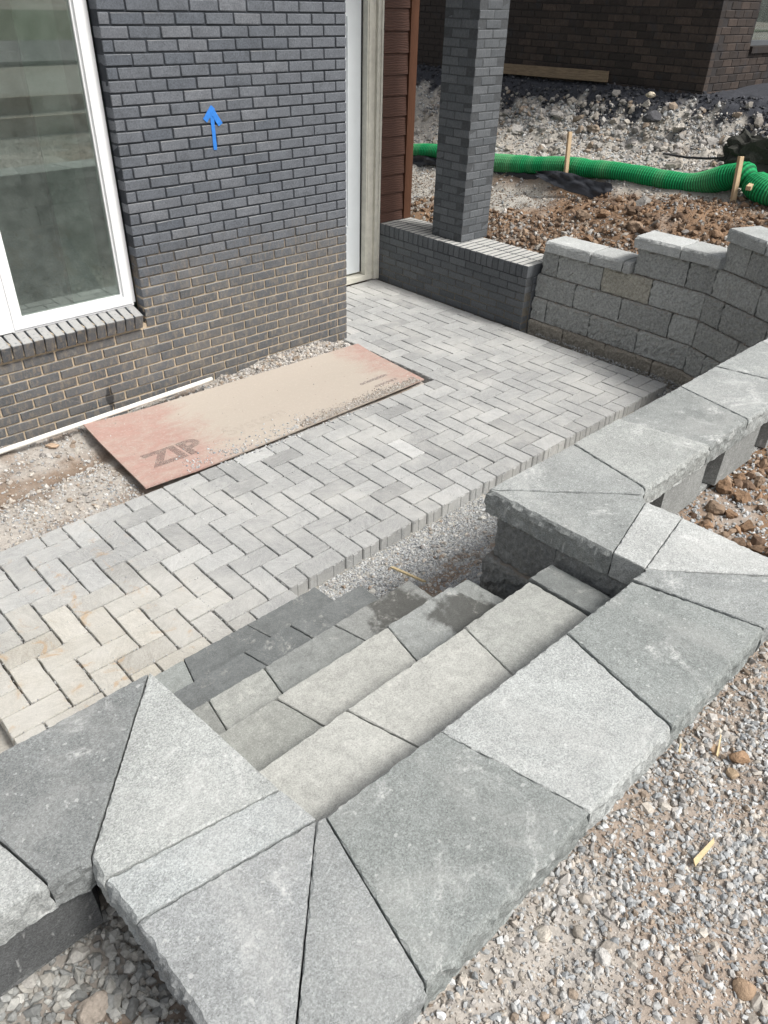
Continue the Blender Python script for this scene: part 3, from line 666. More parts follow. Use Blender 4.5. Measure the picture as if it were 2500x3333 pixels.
wall = link('wall', loc_boxes('wall', [(JX + .006, HX - .008, WY + .008, WY + .10, -.25, 5.4), (-2.6, JX + .0055, WY + .0082, WY + .10, -.25, .562), (-2.6, JX + .0055, WY + .0082, WY + .10, 2.86, 5.4), (HX - .10, HX - .0081, WY + .101, 3.47, -.25, 5.4), (-6, -2.601, WY + .008, WY + .10, -.25, 5.4)], o), MT['mortar'], house); wall['_o'] = o
items = []; SL = .206
nc = int((2.72 - ZB) / CO)
for c in range(-1, nc + 1):
    z0 = ZB + c * CO; zc = z0 + CO / 2; x = HX; first = True
    left = JX if zc > .56 else -1.35
    if z0 + CO > 2.9: break
    n_ = 0
    while x > left + .02:
        L = (SL / 2 if (c % 2 == 0 and n_ == 0) else SL); x0 = max(left, x - L)
        if left == JX and x0 - left < .05: x0 = left
        items.append(((x + x0) / 2 - (0 if n_ else 0), WY + .045, zc, x - x0 - .0105, .09, CO - .0105)); x = x0; n_ += 1
for it_ in list(items):
    pass
lay(wall, items, MT['gbrick'], 300)
ritems = []
for c in range(-1, 60):                                   # return of the wall towards the door, and the brick above
    z0 = ZB + c * CO; y = WY + (.09 if c % 2 == 0 else .195) + .012; ylast = WY + .09 if c % 2 else WY + .19
    y = WY + .10 if c % 2 else WY + .205 - .105 + .0
    while y < 3.36: ritems.append((HX - .045, min(y + SL, 3.36) / 2 + y / 2, z0 + CO / 2, .09, min(y + SL, 3.36) - y - .0105, CO - .0105)); y += SL
lay(wall, ritems, MT['gbrick'], 0, 'brick_return')
sitems = []; x = .425
while x > -1.3: sitems.append((x - .0335, 2.352, .612, .058, .112, .098)); x -= .0677
sill = link('sill', loc_boxes('sill', [(-1.35, .418, 2.306, 2.43, .565, .652)], o), MT['mortar'], house); sill['_o'] = o
for (x, y, z, sx, sy, sz) in sitems:
    link('brick', brick_mesh(sx, sy + .02, sz, var=0), MT['gbrick'], sill, (x - o[0] + random.gauss(0, .0007), y - o[1] + random.gauss(0, .001), z - o[2] + .004), (.28 + random.gauss(0, .006), 0, random.gauss(0, .006)))
# window
GYp = 2.412
FB, FT, FR, FL = .694, 2.84, .418, -.372
def frame_boxes(x0, x1):
    t_ = .052
    L_ = [(x0, x1, GYp - .012, GYp + .06, FB, FB + t_), (x0, x1, GYp - .012, GYp + .06, FT - t_, FT), (x0, x0 + t_, GYp - .0125, GYp + .06, FB + t_, FT - t_), (x1 - t_, x1, GYp - .0125, GYp + .06, FB + t_, FT - t_)]
    s_ = .014
    L_ += [(x0 + t_, x1 - t_, GYp + .006, GYp + .05, FB + t_, FB + t_ + s_), (x0 + t_, x1 - t_, GYp + .006, GYp + .05, FT - t_ - s_, FT - t_), (x0 + t_, x0 + t_ + s_, GYp + .0065, GYp + .05, FB + t_ + s_, FT - t_ - s_), (x1 - t_ - s_, x1 - t_, GYp + .0065, GYp + .05, FB + t_ + s_, FT - t_ - s_),
           (x0 - .012, x1 + .012, GYp - .004, GYp + .03, FB - .016, FB - .0005)]
    return L_
win = link('window', loc_boxes('window', frame_boxes(FL, FR) + [(FR, FR + .030, GYp + .004, GYp + .05, FB, FT)], o), MT['vinyl'], house)
link('pane', loc_boxes('pane', [(FL + .05, FR - .05, GYp + .020, GYp + .026, FB + .05, FT - .05)], o), MT['glass'], win)
link('mullion', loc_boxes('mullion', [(-.66, FL - .0005, GYp - .006, GYp + .05, FB - .01, FT)], o), MT['vinyl'], win)
win2 = link('window', loc_boxes('window', frame_boxes(-1.45, -.661), o), MT['vinyl'], house)
link('pane', loc_boxes('pane', [(-1.40, -.71, GYp + .020, GYp + .026, FB + .05, FT - .05)], o), MT['glass'], win2)
room = link('room', loc_boxes('room', [(-2.0, 2.15, 5.6, 5.65, 0, 3), (-2.05, -2.0, 2.5, 5.65, 0, 3), (2.15, 2.175, 2.5, 5.65, 0, 3), (-2.0, 2.15, 2.5, 5.6, -.05, 0), (-2, 2.15, 2.45, 5.6, 3.0, 3.05),
        (.75, 2.14, 4.2, 4.28, 0, 2.6), (-.1, -.02, 4.6, 4.68, 0, 3)], o), MT['room'], house)
link('room_door', loc_boxes('room_door', [(.18, .66, 4.15, 4.19, 0.02, 2.05), (-1.2, -.5, 4.9, 4.94, .02, 2.0)], o), M_plain('room_white', (.42, .46, .44), .6), house)
link('curtain', loc_boxes('curtain', [(.10, .33, 2.60, 2.61, .1, 2.9), (-.33, -.24, 2.60, 2.61, .1, 2.9)], o), M_plain('sheer_curtain', (.40, .46, .42), .9), house)
link('ceiling_board', loc_boxes('ceiling_board', [(-2, 2.15, 2.431, 2.446, 2.86, 3.0)], o), MT['room'], house)
# door in the recess
DY = 3.43
door = link('door', loc_boxes('door', [(2.50, 3.43, DY + .03, DY + .075, .085, 2.9)], o), MT['doorp'], house)
link('jamb', loc_boxes('jamb', [(3.44, 3.535, DY - .045, DY + .09, .062, 2.95), (3.455, 3.475, DY - .052, DY - .0455, .062, 2.95)], o), MT['jamb'], door)
link('brickmould', loc_boxes('brickmould', [(3.5355, 3.598, DY - .075, DY + .02, .012, 2.95), (3.575, 3.597, DY - .085, DY - .0752, .012, 2.95)], o), MT['jamb'], door)
link('threshold', loc_boxes('threshold', [(2.40, 3.535, DY - .05, DY + .10, .012, .061)], o), MT['jamb'], door)
link('dark_gap_strip', loc_boxes('dark_gap_strip', [(3.4302, 3.4398, DY + .02, DY + .08, .085, 2.9)], o), MT['hose'], door)  # black strip standing in for the dark gap between door and jamb
link('glazing_bead', loc_boxes('glazing_bead', [(3.26, 3.274, DY + .018, DY + .0298, .55, 2.3), (2.62, 2.634, DY + .018, DY + .0298, .55, 2.3), (2.6342, 3.2598, DY + .018, DY + .0298, .55, .564)], o), MT['doorp'], door)
# siding above the porch wall
SY = 3.345
sid = link('siding', loc_boxes('siding', [(3.60, 4.01, SY + .02, SY + .16, .567, 4.2), (2.29, 3.5998, DY + .10, DY + .2, -.2, 4.2)], o), MT['siding'], house)
lz = .565; kk = 0
for z in [.565, .66] + [.66 + .1705 * i for i in range(1, 16)]:
    z1 = .66 if z < .6 else z + .1705
    v, f = boxvf(3.600 - o[0], 3.912 - o[0], 0, .012, z + .002, z1 + .012)
    v = [(p[0], (SY - .006 if p[2] < z + .05 else SY + .008) + p[1] - o[1], p[2]) for p in v]
    link('siding_board', mesh('siding_board', v, f), MT['siding'], sid)
link('corner_trim', loc_boxes('corner_trim', [(3.914, 4.012, SY - .018, SY + .019, .567, 4.2)], o), MT['trim'], sid)
link('roof', loc_boxes('roof', [(-6.3, 2.7, 1.9, 7.5, 5.4, 5.6)], o), MT['roof'], house)
link('porch_roof', loc_boxes('porch_roof', [(2.29, 4.35, 2.15, 3.9, 4.2, 4.4)], o), MT['roof'], house)

# porch wall and column
pw = empty('porch_wall', (3.8, 2.4, 0)); pw['_o'] = (3.8, 2.4, 0); tag(pw, 'low charcoal brick porch wall with rowlock top under the column', 'brick wall')
PX0, PX1, PY0, PY1, PT = 3.60, 4.03, 1.475, 3.42, .565
link('mortar_core', loc_boxes('mortar_core', [(PX0 + .005, PX1 - .005, PY0 + .005, PY1, -.2, .457), (PX0 + .009, PX1 - .009, PY0 + .008, PY1, .4572, PT - .006)], pw['_o']), MT['pmortar'], pw)
it = []; pc = .0665
for c in range(-1, 7):
    z = -.008 + c * pc + pc / 2; y = PY0; n_ = 0
    while y < PY1 - .02:
        L = .1 if (c % 2 == 0 and n_ == 0) else .203; y1 = min(PY1, y + L); it.append((PX0 + .045, (y + y1) / 2, z, .09, y1 - y - .009, pc - .009)); y = y1; n_ += 1
    if c % 2 == 0: it += [(PX0 + .095 + .10, PY0 + .045, z, .195, .09, pc - .009), (PX0 + .30 + .06, PY0 + .045, z, .125, .09, pc - .009)]
    else: it += [(PX0 + .095 + .05, PY0 + .0452, z, .09, .09, pc - .009), (PX0 + .2 + .0975 + .0, PY0 + .045, z, .195, .09, pc - .009), (PX0 + .41, PY0 + .045, z, .03, .09, pc - .009)]
y = PY0
while y < PY1 - .03:
    for xx in (PX0 + .107, PX1 - .107): it.append((xx, y + .033, .513, .210, .058, .102))
    y += .0667
lay(pw, it, MT['pbrick'], 300)
bc = empty('brick_column', (3.895, 2.54, PT)); bc['_o'] = (3.895, 2.54, PT); tag(bc, 'square charcoal brick column standing on the porch wall', 'column')
cx0, cx1, cy0, cy1 = 3.705, 4.085, 2.35, 2.73
link('mortar_core', loc_boxes('mortar_core', [(cx0 + .0035, cx1 - .0035, cy0 + .0035, cy1 - .0035, PT - .003, 4.2)], bc['_o']), MT['pmortar'], bc)
it = []
for c in range(0, 38):
    z = PT + .002 + c * .0672 + .0336; h = .0592; L = .19
    if c % 2 == 0:
        for yy in (cy0 + .045, cy1 - .045): it += [(cx0 + L / 2, yy, z, L - .008, .09, h), (cx1 - L / 2, yy, z, L - .008, .09, h)]
        for xx in (cx0 + .045, cx1 - .045): it.append((xx, 2.54, z, .09, L - .006, h))
    else:
        for xx in (cx0 + .045, cx1 - .045): it += [(xx, cy0 + L / 2, z, .09, L - .008, h), (xx, cy1 - L / 2, z, .09, L - .008, h)]
        for yy in (cy0 + .045, cy1 - .045): it.append((3.895, yy, z, L - .006, .09, h))
lay(bc, it, MT['pbrick'], 300)

# neighbour's house
NX, NY = 7.0, 1.95
nh = empty('brick_house', (NX, NY, 1.6)); nh['_o'] = (NX, NY, 1.6); tag(nh, 'dark brown brick house standing on the high bank behind', 'house')
no = nh['_o']
nw = link('wall', loc_boxes('wall', [(NX + .006, NX + .3, NY + .006, 9, 1.2, 5.6), (NX + .301, 7.865, NY + .0062, NY + .3, 1.2, 5.6), (7.866, 9.0, NY + .0062, NY + .3, 1.2, 2.02), (7.866, 9, NY + .0062, NY + .3, 3.6, 5.6), (9.001, 13, NY + .0062, NY + .3, 1.2, 5.6), (NX + .3, 13, 8.7, 9, 1.2, 5.6), (12.7, 13, NY + .3, 8.7, 1.2, 5.6)], no), MT['bmortar'], nh); nw['_o'] = no
it = []; nc_ = .0738
for c in range(0, 17):
    z = 1.46 + c * nc_ + nc_ / 2; y = NY; n_ = 0
    while y < 6.9:
        L = .1 if (c % 2 and n_ == 0) else .205; it.append((NX + .045, y + L / 2, z, .09, L - .008, nc_ - .008)); y += L; n_ += 1
    x = NX + (.2 if c % 2 else .095)
    while x < 9.3:
        L = .205
        if not (x + L > 7.87 and z > 2.03): it.append((x + L / 2, NY + .045, z, L - .008, .09, nc_ - .008))
        elif x < 7.8: it.append(((x + 7.86) / 2, NY + .045, z, 7.86 - x - .008, .09, nc_ - .008))
        x += L
lay(nw, it, MT['bbrick'], 300)
nwin = link('window', loc_boxes('window', [(7.875, 7.915, NY + .05, NY + .12, 2.09, 3.5), (7.9151, 8.9, NY + .05, NY + .12, 2.09, 2.14), (8.86, 8.9, NY + .05, NY + .12, 2.1401, 3.5)], no), M_plain('dark_frame', (.10, .11, .12), .5), nh)
link('pane', loc_boxes('pane', [(7.915, 8.86, NY + .085, NY + .09, 2.14, 3.5)], no), MT['glass'], nwin)
link('blind', loc_boxes('blind', [(7.93, 8.60, NY + .14, NY + .15, 2.2, 3.5)], no), M_plain('pale_blind', (.55, .60, .58), .7), nwin)
link('sill', loc_boxes('sill', [(7.86, 9.0, NY - .03, NY + .05, 2.022, 2.088)], no), MT['bbrick'], nh)
link('roof', loc_boxes('roof', [(6.6, 13.4, 1.5, 9.5, 5.6, 5.8)], no), MT['roof'], nh)

# ------------------------------------------------------------------ loose things near the house
# sheathing panel
SB = [(-.160, 2.205), (-.222, 1.262), (2.170, 1.292), (2.225, 2.130)]
zz = lambda x, y: -.002 + .022 * sst(.2, -.2, x) + .018 * sst(1.9, 2.2, y)
v = []; nx_, ny_ = 14, 6
for t in (0, .011):
    for i in range(nx_ + 1):
        for j in range(ny_ + 1):
            a_, b_ = i / nx_, j / ny_; p = (1 - a_) * ((1 - b_) * np.array(SB[1]) + b_ * np.array(SB[0])) + a_ * ((1 - b_) * np.array(SB[2]) + b_ * np.array(SB[3])); v.append((p[0] - 1, p[1] - 1.7, zz(*p) + t))
f = []; NN = (nx_ + 1) * (ny_ + 1); I = lambda i, j, t: t * NN + i * (ny_ + 1) + j
for i in range(nx_):
    for j in range(ny_): f += [(I(i, j, 1), I(i + 1, j, 1), I(i + 1, j + 1, 1), I(i, j + 1, 1)), (I(i, j, 0), I(i, j + 1, 0), I(i + 1, j + 1, 0), I(i + 1, j, 0))]
for i in range(nx_): f += [(I(i, 0, 0), I(i + 1, 0, 0), I(i + 1, 0, 1), I(i, 0, 1)), (I(i, ny_, 0), I(i, ny_, 1), I(i + 1, ny_, 1), I(i + 1, ny_, 0))]
for j in range(ny_): f += [(I(0, j, 0), I(0, j, 1), I(0, j + 1, 1), I(0, j + 1, 0)), (I(nx_, j, 0), I(nx_, j + 1, 0), I(nx_, j + 1, 1), I(nx_, j, 1))]
board = link('sheathing_panel', mesh('sheathing_panel', v, f), MT['sheath'], loc=(1, 1.7, 0)); tag(board, 'dusty red sheathing panel lying between house and patio', 'wall panel')
def text(body, size, loc, rz, parent, mat, bold=0, name='lettering', sx=1, shear=0):
    cu = bpy.data.curves.new(name, 'FONT'); cu.body = body; cu.size = size; cu.offset = bold; cu.extrude = 0; cu.shear = shear
    tmp = bpy.data.objects.new('tmp', cu); COL.objects.link(tmp); dg = bpy.context.evaluated_depsgraph_get(); me = bpy.data.meshes.new_from_object(tmp.evaluated_get(dg)); bpy.data.objects.remove(tmp)
    
    ca_, sa_ = math.cos(rz), math.sin(rz)
    for vv in me.vertices:
        wx, wy = loc[0] + 1 + vv.co.x * sx * ca_ - vv.co.y * sa_, loc[1] + 1.7 + vv.co.x * sx * sa_ + vv.co.y * ca_; vv.co.z = float(zz(wx, wy)) + .0125 - loc[2]
    me.materials.clear(); me.materials.append(mat); o_ = link(name, me, mat, parent, loc, (0, 0, rz)); o_.scale = (sx, 1, 1); return o_
def bz(x, y): return zz(x, y) + .0125
text('ZIP', .245, (-.055 - 1, 1.445 - 1.7, .0125), .06, board, MT['printm'], .011, sx=1.12)
text('System', .175, (.52 - 1, 1.50 - 1.7, .0122), .02, board, MT['printm'], .003)
text('orientation', .062, (1.72 - 1, 1.52 - 1.7, .0122), .02, board, M_plain('faded_print', (.20, .17, .17), .8), 0)
text('exposure', .062, (1.78 - 1, 1.42 - 1.7, .0122), .02, board, M_plain('faded_print2', (.24, .20, .19), .8), 0)
# pipe
pa, pb = np.array(at(-40, 1484, 2, .035)), np.array(at(690, 1233, 2, .075)); pts = [pa + (pb - pa) * t for t in np.linspace(-.15, 1, 24)]
v, f = tube(pts, .0165, 14); tag(link('pipe', mesh('pipe', v, f, True), MT['pvc']), 'long white plastic pipe lying at the foot of the brick wall', 'pipe')
# blue tape arrow
ar = empty('tape_arrow', (1.13, WY, 1.7)); tag(ar, 'blue masking tape arrow stuck on the grey brick wall', 'tape')
def strip(p, q, wd, y, n=10):
    p = np.array(p); q = np.array(q); d = (q - p) / np.linalg.norm(q - p); s_ = np.array([-d[1], d[0]]) * wd / 2; v = []; f = []
    for i in range(n + 1):
        c = p + (q - p) * i / n
        for sg in (-1, 1):
            e = c + sg * s_ + (d * random.uniform(-.006, .006) if i in (0, n) else 0) + s_ * random.uniform(-.05, .05); dp = y + random.uniform(-.0008, .0008); v.append((e[0] - 1.13, dp, e[1] - 1.7)); v.append((e[0] - 1.13, dp + .0006, e[1] - 1.7))
    for i in range(n):
        a_ = i * 4; f += [(a_, a_ + 4, a_ + 6, a_ + 2), (a_ + 1, a_ + 3, a_ + 7, a_ + 5)]
    return mesh('tape_strip', v, f)
link('tape_strip', strip((1.128, 1.80), (1.131, 1.592), .027, -.0042), MT['tape'], ar)
link('tape_strip', strip((1.138, 1.838), (1.070, 1.764), .036, -.0050), MT['tape'], ar)
link('tape_strip', strip((1.120, 1.838), (1.186, 1.735), .036, -.0058), MT['tape'], ar)

# ------------------------------------------------------------------ bank: sock, stakes, fabric, rubble
sp = [(5.2, 4.9, .83), (5.5, 4.825, .846), (5.5, 4.398, .905), (5.5, 3.9, .90), (5.5, 3.444, .906), (5.5, 2.97, .955), (5.5, 2.488, 1.02), (5.5, 2.255, 1.027), (5.5, 1.968, 1.05), (5.5, 1.639, 1.056), (5.5, 1.327, 1.055), (5.5, 1.107, 1.068), (5.5, .898, 1.125), (5.48, .736, 1.19), (5.45, .60, 1.215), (5.40, .47, 1.16), (5.36, .33, 1.13), (5.33, .12, 1.13), (5.3, -.15, 1.15)]
sp = np.array(sp[1:]); tt = np.linspace(0, len(sp) - 1, 620)
def cr(P, t):
    i = np.clip(np.floor(t).astype(int), 0, len(P) - 2); u = (t - i)[:, None]; p0, p1, p2, p3 = [P[np.clip(i + k_, 0, len(P) - 1)] for k_ in (-1, 0, 1, 2)]
    return .5 * (2 * p1 + (p2 - p0) * u + (2 * p0 - 5 * p1 + 4 * p2 - p3) * u**2 + (3 * p1 - p0 - 3 * p2 + p3) * u**3)
sc_ = cr(sp, tt); sl_ = np.concatenate([[0], np.cumsum(np.linalg.norm(np.diff(sc_, axis=0), axis=1))]); q_ = np.linspace(0, sl_[-1], 1000)
sc_ = np.column_stack([np.interp(q_, sl_, sc_[:, i]) for i in range(3)])
rad = np.interp(q_ / q_[-1], [0, .3, .55, .65, .8, 1], [.088, .10, .098, .090, .115, .118]) * (1 + .30 * (fbm(q_ * 4, 0 * q_, 0, 41) - .5)) + .0035 * np.cos(q_ * 2 * math.pi / .026)
rad = rad * (1 - .45 * np.exp(-((q_ - (sl_[-1] - .74)) / .035)**2)) * np.where(q_ > sl_[-1] - .06, np.clip((sl_[-1] - q_) / .06, .15, 1)**.5, 1)
v, f = tube(sc_, rad, 18); v[:, 2] = np.where(v[:, 2] < np.repeat(sc_[:, 2], 18), np.repeat(sc_[:, 2], 18) + (v[:, 2] - np.repeat(sc_[:, 2], 18)) * .8, v[:, 2])
sme = mesh('erosion_sock', v, f, False); sa = sme.attributes.new('Col', 'FLOAT_COLOR', 'POINT'); rk = np.repeat(.5 + .5 * np.cos(q_ * 2 * math.pi / .026), 18)[:, None]
sa.data.foreach_set('color', np.concatenate([(np.array([[.006, .085, .032]]) + rk * np.array([[.010, .26, .085]])) * (1 - .0 * rk) + np.repeat(np.clip(fbm(q_ * 5, q_ * 0 + 3, 0, 47, 3) - .5, 0, 1), 18)[:, None] * np.array([[.25, .20, .16]]), np.ones((len(v), 1))], 1).astype(np.float32).ravel())
tag(link('erosion_sock', sme, M_attr('green_mesh_sock', .6, 130, .25, .003)), 'long ribbed green mesh erosion sock lying along the bank', 'erosion sock')
def stake(name, p0, p1, w_, label, mat='wood', group=None, cat='stake'):
    p0, p1 = Vector(p0), Vector(p1); d = p1 - p0; v, f = chamfer_vf(w_, w_ * .85, d.length, .0025); me = mesh(name, v, f)
    o_ = link(name, me, MT[mat], loc=(p0 + p1) / 2); o_.rotation_euler = d.to_track_quat('Z', 'Y').to_euler(); tag(o_, label, cat, group); return o_
stake('wooden_stake', (5.38, 2.43, .90), (5.40, 2.475, 1.36), .040, 'pale wooden stake pushed in behind the middle of the green sock', group='stakes along the sock')
stake('wooden_stake', (5.30, .585, .86), (5.34, .655, 1.385), .042, 'tan wooden stake in front of the gathered end of the green sock', group='stakes along the sock')
stake('wooden_stake', (5.45, .50, 1.215), (5.22, .47, 1.17), .044, 'short stake end poking sideways out of the green sock end', group='stakes along the sock')
stake('board_scrap', (5.28, 1.22, .935), (5.26, .68, .945), .03, 'thin board edge under the green sock near its stake', 'oldwood', cat='board')
stake('board_scrap', tuple(at(1688, 772, 0, 4.22)), tuple(at(1760, 806, 0, 4.22)), .05, 'weathered board scrap in brown soil behind the porch wall', 'oldwood', cat='board')
pl0, pl1 = at(1600, 217, 0, 6.93), at(1972, 247, 0, 6.93)
v, f = boxvf(0, .045, 0, float(pl0[1] - pl1[1]), -.055, .055); tag(link('plank', mesh('plank', v, f), M_wood('dirty_plank', (.16, .12, .085), (.30, .23, .155), 1), loc=(6.945, float(pl1[1]), float(pl1[2]) - .01), rot=(-.015, 0, 0)), 'long wooden form plank at the foot of the brown brick wall', 'plank')
def drape(name, pts, X, mat, label, cat='fabric', thick=.004, seed=1, nu=26, nv_=10, bulge=.07, top=True):
    """crumpled sheet between an upper and a lower polyline given as (y,z) at x = X"""
    up = np.array(pts[0]); lo = np.array(pts[1]); v = []
    for i in range(nu + 1):
        t = i / nu; a_ = np.array([np.interp(t, np.linspace(0, 1, len(up)), up[:, k_]) for k_ in range(2)]); b_ = np.array([np.interp(t, np.linspace(0, 1, len(lo)), lo[:, k_]) for k_ in range(2)])
        for j in range(nv_ + 1):
            s_ = j / nv_; p = a_ + (b_ - a_) * s_; nn = float(fbm(np.array([t * 9]), np.array([s_ * 4]), 0, seed, 3)[0]) - .5
            v.append((X - bulge * s_ - .12 * nn * math.sin(math.pi * min(1, s_ + .2)), p[0], p[1] + .04 * nn))
    W = nv_ + 1; f = [(i * W + j, (i + 1) * W + j, (i + 1) * W + j + 1, i * W + j + 1) for i in range(nu) for j in range(nv_)]
    n0 = len(v); v2 = [(p[0] + thick, p[1], p[2] - thick) for p in v]; f2 = [tuple(q + n0 for q in ff[::-1]) for ff in f]
    return tag(link(name, mesh(name, v + v2, f + f2, True), MT[mat]), label, cat)
drape('black_sheet', ([(2.76, .955), (2.5, 1.0), (2.3, 1.01), (2.0, .975), (1.84, .985)], [(2.70, .93), (2.48, .88), (2.30, .845), (2.08, .85), (1.90, .80), (1.80, .80)]), 5.30, 'fabric', 'crumpled black fabric flap hanging below the middle of the green sock', seed=51)
drape('black_sheet', ([(3.7, .84), (3.4, .86), (2.80, .90)], [(3.75, .70), (3.38, .715), (2.86, .78)]), 5.42, 'fabric', 'thin black sheet under the green sock right beside the brick column', seed=57, bulge=.03)  # dark sheet filling the space below the sock
drape('black_sheet', ([(4.85, .80), (4.5, .86), (4.2, .87)], [(4.85, .60), (4.5, .76), (4.2, .80)]), 5.42, 'fabric', 'black fabric strip under the green sock between siding and column', seed=59, bulge=.03)

def rock_vf(r, sub, seed, sq=(1, 1, .75), amp=.35, fr=1.6):
    import bmesh
    bm = bmesh.new(); bmesh.ops.create_icosphere(bm, subdivisions=sub, radius=1); v = np.array([p.co[:] for p in bm.verts]); f = [[q.index for q in ff.verts] for ff in bm.faces]; bm.free()
    g = np.random.default_rng(seed)
    for _ in range(7):                      # planar cuts for a broken look
        n = g.normal(size=3); n /= np.linalg.norm(n); d = g.uniform(.55, .85); s_ = v @ n; v = v - np.outer(np.clip(s_ - d, 0, None), n)
    v = v * (1 + amp * (fbm(v[:, 0] * fr + 9, v[:, 1] * fr + 9, v[:, 2] * fr + 9 + seed, seed, 3)[:, None] - .5)); return v * r * np.array(sq), f
def rock(name, loc, r, label, mat, cat='rock', seed=1, group=None, sub=3, col=None, sq=(1, 1, .75), amp=.35):
    v, f = rock_vf(r, sub, seed, sq, amp); me = mesh(name, v, f); o_ = link(name, me, mat, loc=loc, rot=(random.uniform(-.3, .3), random.uniform(-.3, .3), random.uniform(0, 6.28)))
    if col: o_.color = (*col, 1)
    return tag(o_, label, cat, group)
M_OR = (lambda t: (t.col(t.gain(t.ocol(), t.mr(t.noise(55, 5, .75), .25, .75, .55, 1.4, False))), t.norm(t.bump(t.noise(70, 5, .75), .8, .008)), t.m)[2])(NT('rock', .95, .12))
p = at(2095, 662, 0, 5.0); rock('rubble_chunk', (5.0, float(p[1]), float(p[2]) - .01), .13, 'large broken concrete chunk with dark side in front of the green sock', M_OR, 'rubble', 71, col=(.26, .25, .235), sq=(.9, 1.15, .62))
p = at(2125, 382, 0, 6.45); rock('dark_rock', (6.45, float(p[1]), float(p[2])), .12, 'large dark grey rock lying on the upper bank', MT['darkrock'], 'rock', 73, sq=(.8, 1.1, .6))
p = at(2118, 308, 0, 6.72); rock('beige_rock', (6.72, float(p[1]), float(p[2])), .065, 'small flat beige rock on the black soil below the brown house', M_OR, 'rock', 75, col=(.50, .45, .36), sq=(.8, 1.1, .5))
v, f = rock_vf(.25, 4, 77, (.7, 1.1, .85), 1.1, 4.2); p = at(2462, 512, 0, 5.85)
tag(link('woven_bag', mesh('woven_bag', v, f, False), MT['bag'], loc=(5.85, float(p[1]), float(p[2]))), 'dark crumpled woven bag behind the end of the green sock', 'bag')
hp = [at(x, y, 0, 5.9) for x, y in ((2160, 499), (2230, 512), (2300, 516), (2375, 514))]; v, f = tube([(q[0], q[1], q[2]) for q in hp], .011, 8)
tag(link('hose', mesh('hose', v, f, True), MT['hose']), 'thin black hose lying on the grey gravel of the bank', 'hose')

# ------------------------------------------------------------------ loose stone, gravel and clods
def stones(x, y, r, col, sink=.3, flat=.7, seed=0, z=None, lo=False):
    g = np.random.default_rng(seed); n = len(x); phi = (1 + 5**.5) / 2
    V0 = np.array([(-1, phi, 0), (1, phi, 0), (-1, -phi, 0), (1, -phi, 0), (0, -1, phi), (0, 1, phi), (0, -1, -phi), (0, 1, -phi), (phi, 0, -1), (phi, 0, 1), (-phi, 0, -1), (-phi, 0, 1)]) / np.sqrt(1 + phi**2)
    F0 = np.array([(0, 11, 5), (0, 5, 1), (0, 1, 7), (0, 7, 10), (0, 10, 11), (1, 5, 9), (5, 11, 4), (11, 10, 2), (10, 7, 6), (7, 1, 8), (3, 9, 4), (3, 4, 2), (3, 2, 6), (3, 6, 8), (3, 8, 9), (4, 9, 5), (2, 4, 11), (6, 2, 10), (8, 6, 7), (9, 8, 1)])
    if lo:
        V0 = np.array([(1, 0, 0), (-1, 0, 0), (0, 1, 0), (0, -1, 0), (0, 0, 1), (0, 0, -1)]) * 1.12
        F0 = np.array([(0, 2, 4), (2, 1, 4), (1, 3, 4), (3, 0, 4), (2, 0, 5), (1, 2, 5), (3, 1, 5), (0, 3, 5)])
    nV = len(V0)
    v = V0[None] * (1 + g.uniform(-.30, .22, (n, nV, 1))) + g.normal(0, .07 if not lo else .2, (n, nV, 3))
    v = v * np.stack([g.uniform(.75, 1.35, n), g.uniform(.65, 1.05, n), g.uniform(.45, .9, n)], 1)[:, None, :]
    q = g.normal(size=(n, 4)) * np.array([1, .45, .45, 1.0]); q /= np.linalg.norm(q, axis=1)[:, None]; w_, a_, b_, c_ = q.T
    Rm = np.stack([np.stack([1 - 2 * (b_**2 + c_**2), 2 * (a_ * b_ - w_ * c_), 2 * (a_ * c_ + w_ * b_)], 1), np.stack([2 * (a_ * b_ + w_ * c_), 1 - 2 * (a_**2 + c_**2), 2 * (b_ * c_ - w_ * a_)], 1), np.stack([2 * (a_ * c_ - w_ * b_), 2 * (b_ * c_ + w_ * a_), 1 - 2 * (a_**2 + b_**2)], 1)], 1)
    v = np.einsum('nij,nkj->nki', Rm, v) * r[:, None, None]
    zz_ = hgt(x, y) if z is None else z
    v += np.stack([x, y, zz_ + r * sink], 1)[:, None, :]
    f = (F0[None] + (np.arange(n) * nV)[:, None, None]).reshape(-1, 3); cc = np.repeat(np.clip(col, .01, .95), nV, 0)
    return v.reshape(-1, 3), f, cc
PAL = dict(lime=np.array([(.44, .455, .46), (.36, .375, .385), (.53, .54, .54), (.29, .305, .315), (.45, .445, .43), (.40, .405, .40)]), tan=np.array([(.42, .385, .34), (.34, .31, .275), (.47, .44, .395), (.30, .245, .195), (.40, .385, .365), (.29, .275, .26), (.50, .48, .45), (.37, .35, .33)]),
           brown=np.array([(.20, .138, .095), (.15, .105, .075), (.27, .20, .145), (.13, .09, .065), (.235, .155, .10)]), dark=np.array([(.05, .053, .06), (.075, .078, .088), (.10, .10, .105), (.04, .042, .05)]))
def pick(pal, n, g): c = PAL[pal][g.integers(0, len(PAL[pal]), n)]; return c * g.uniform(.8, 1.2, (n, 1))
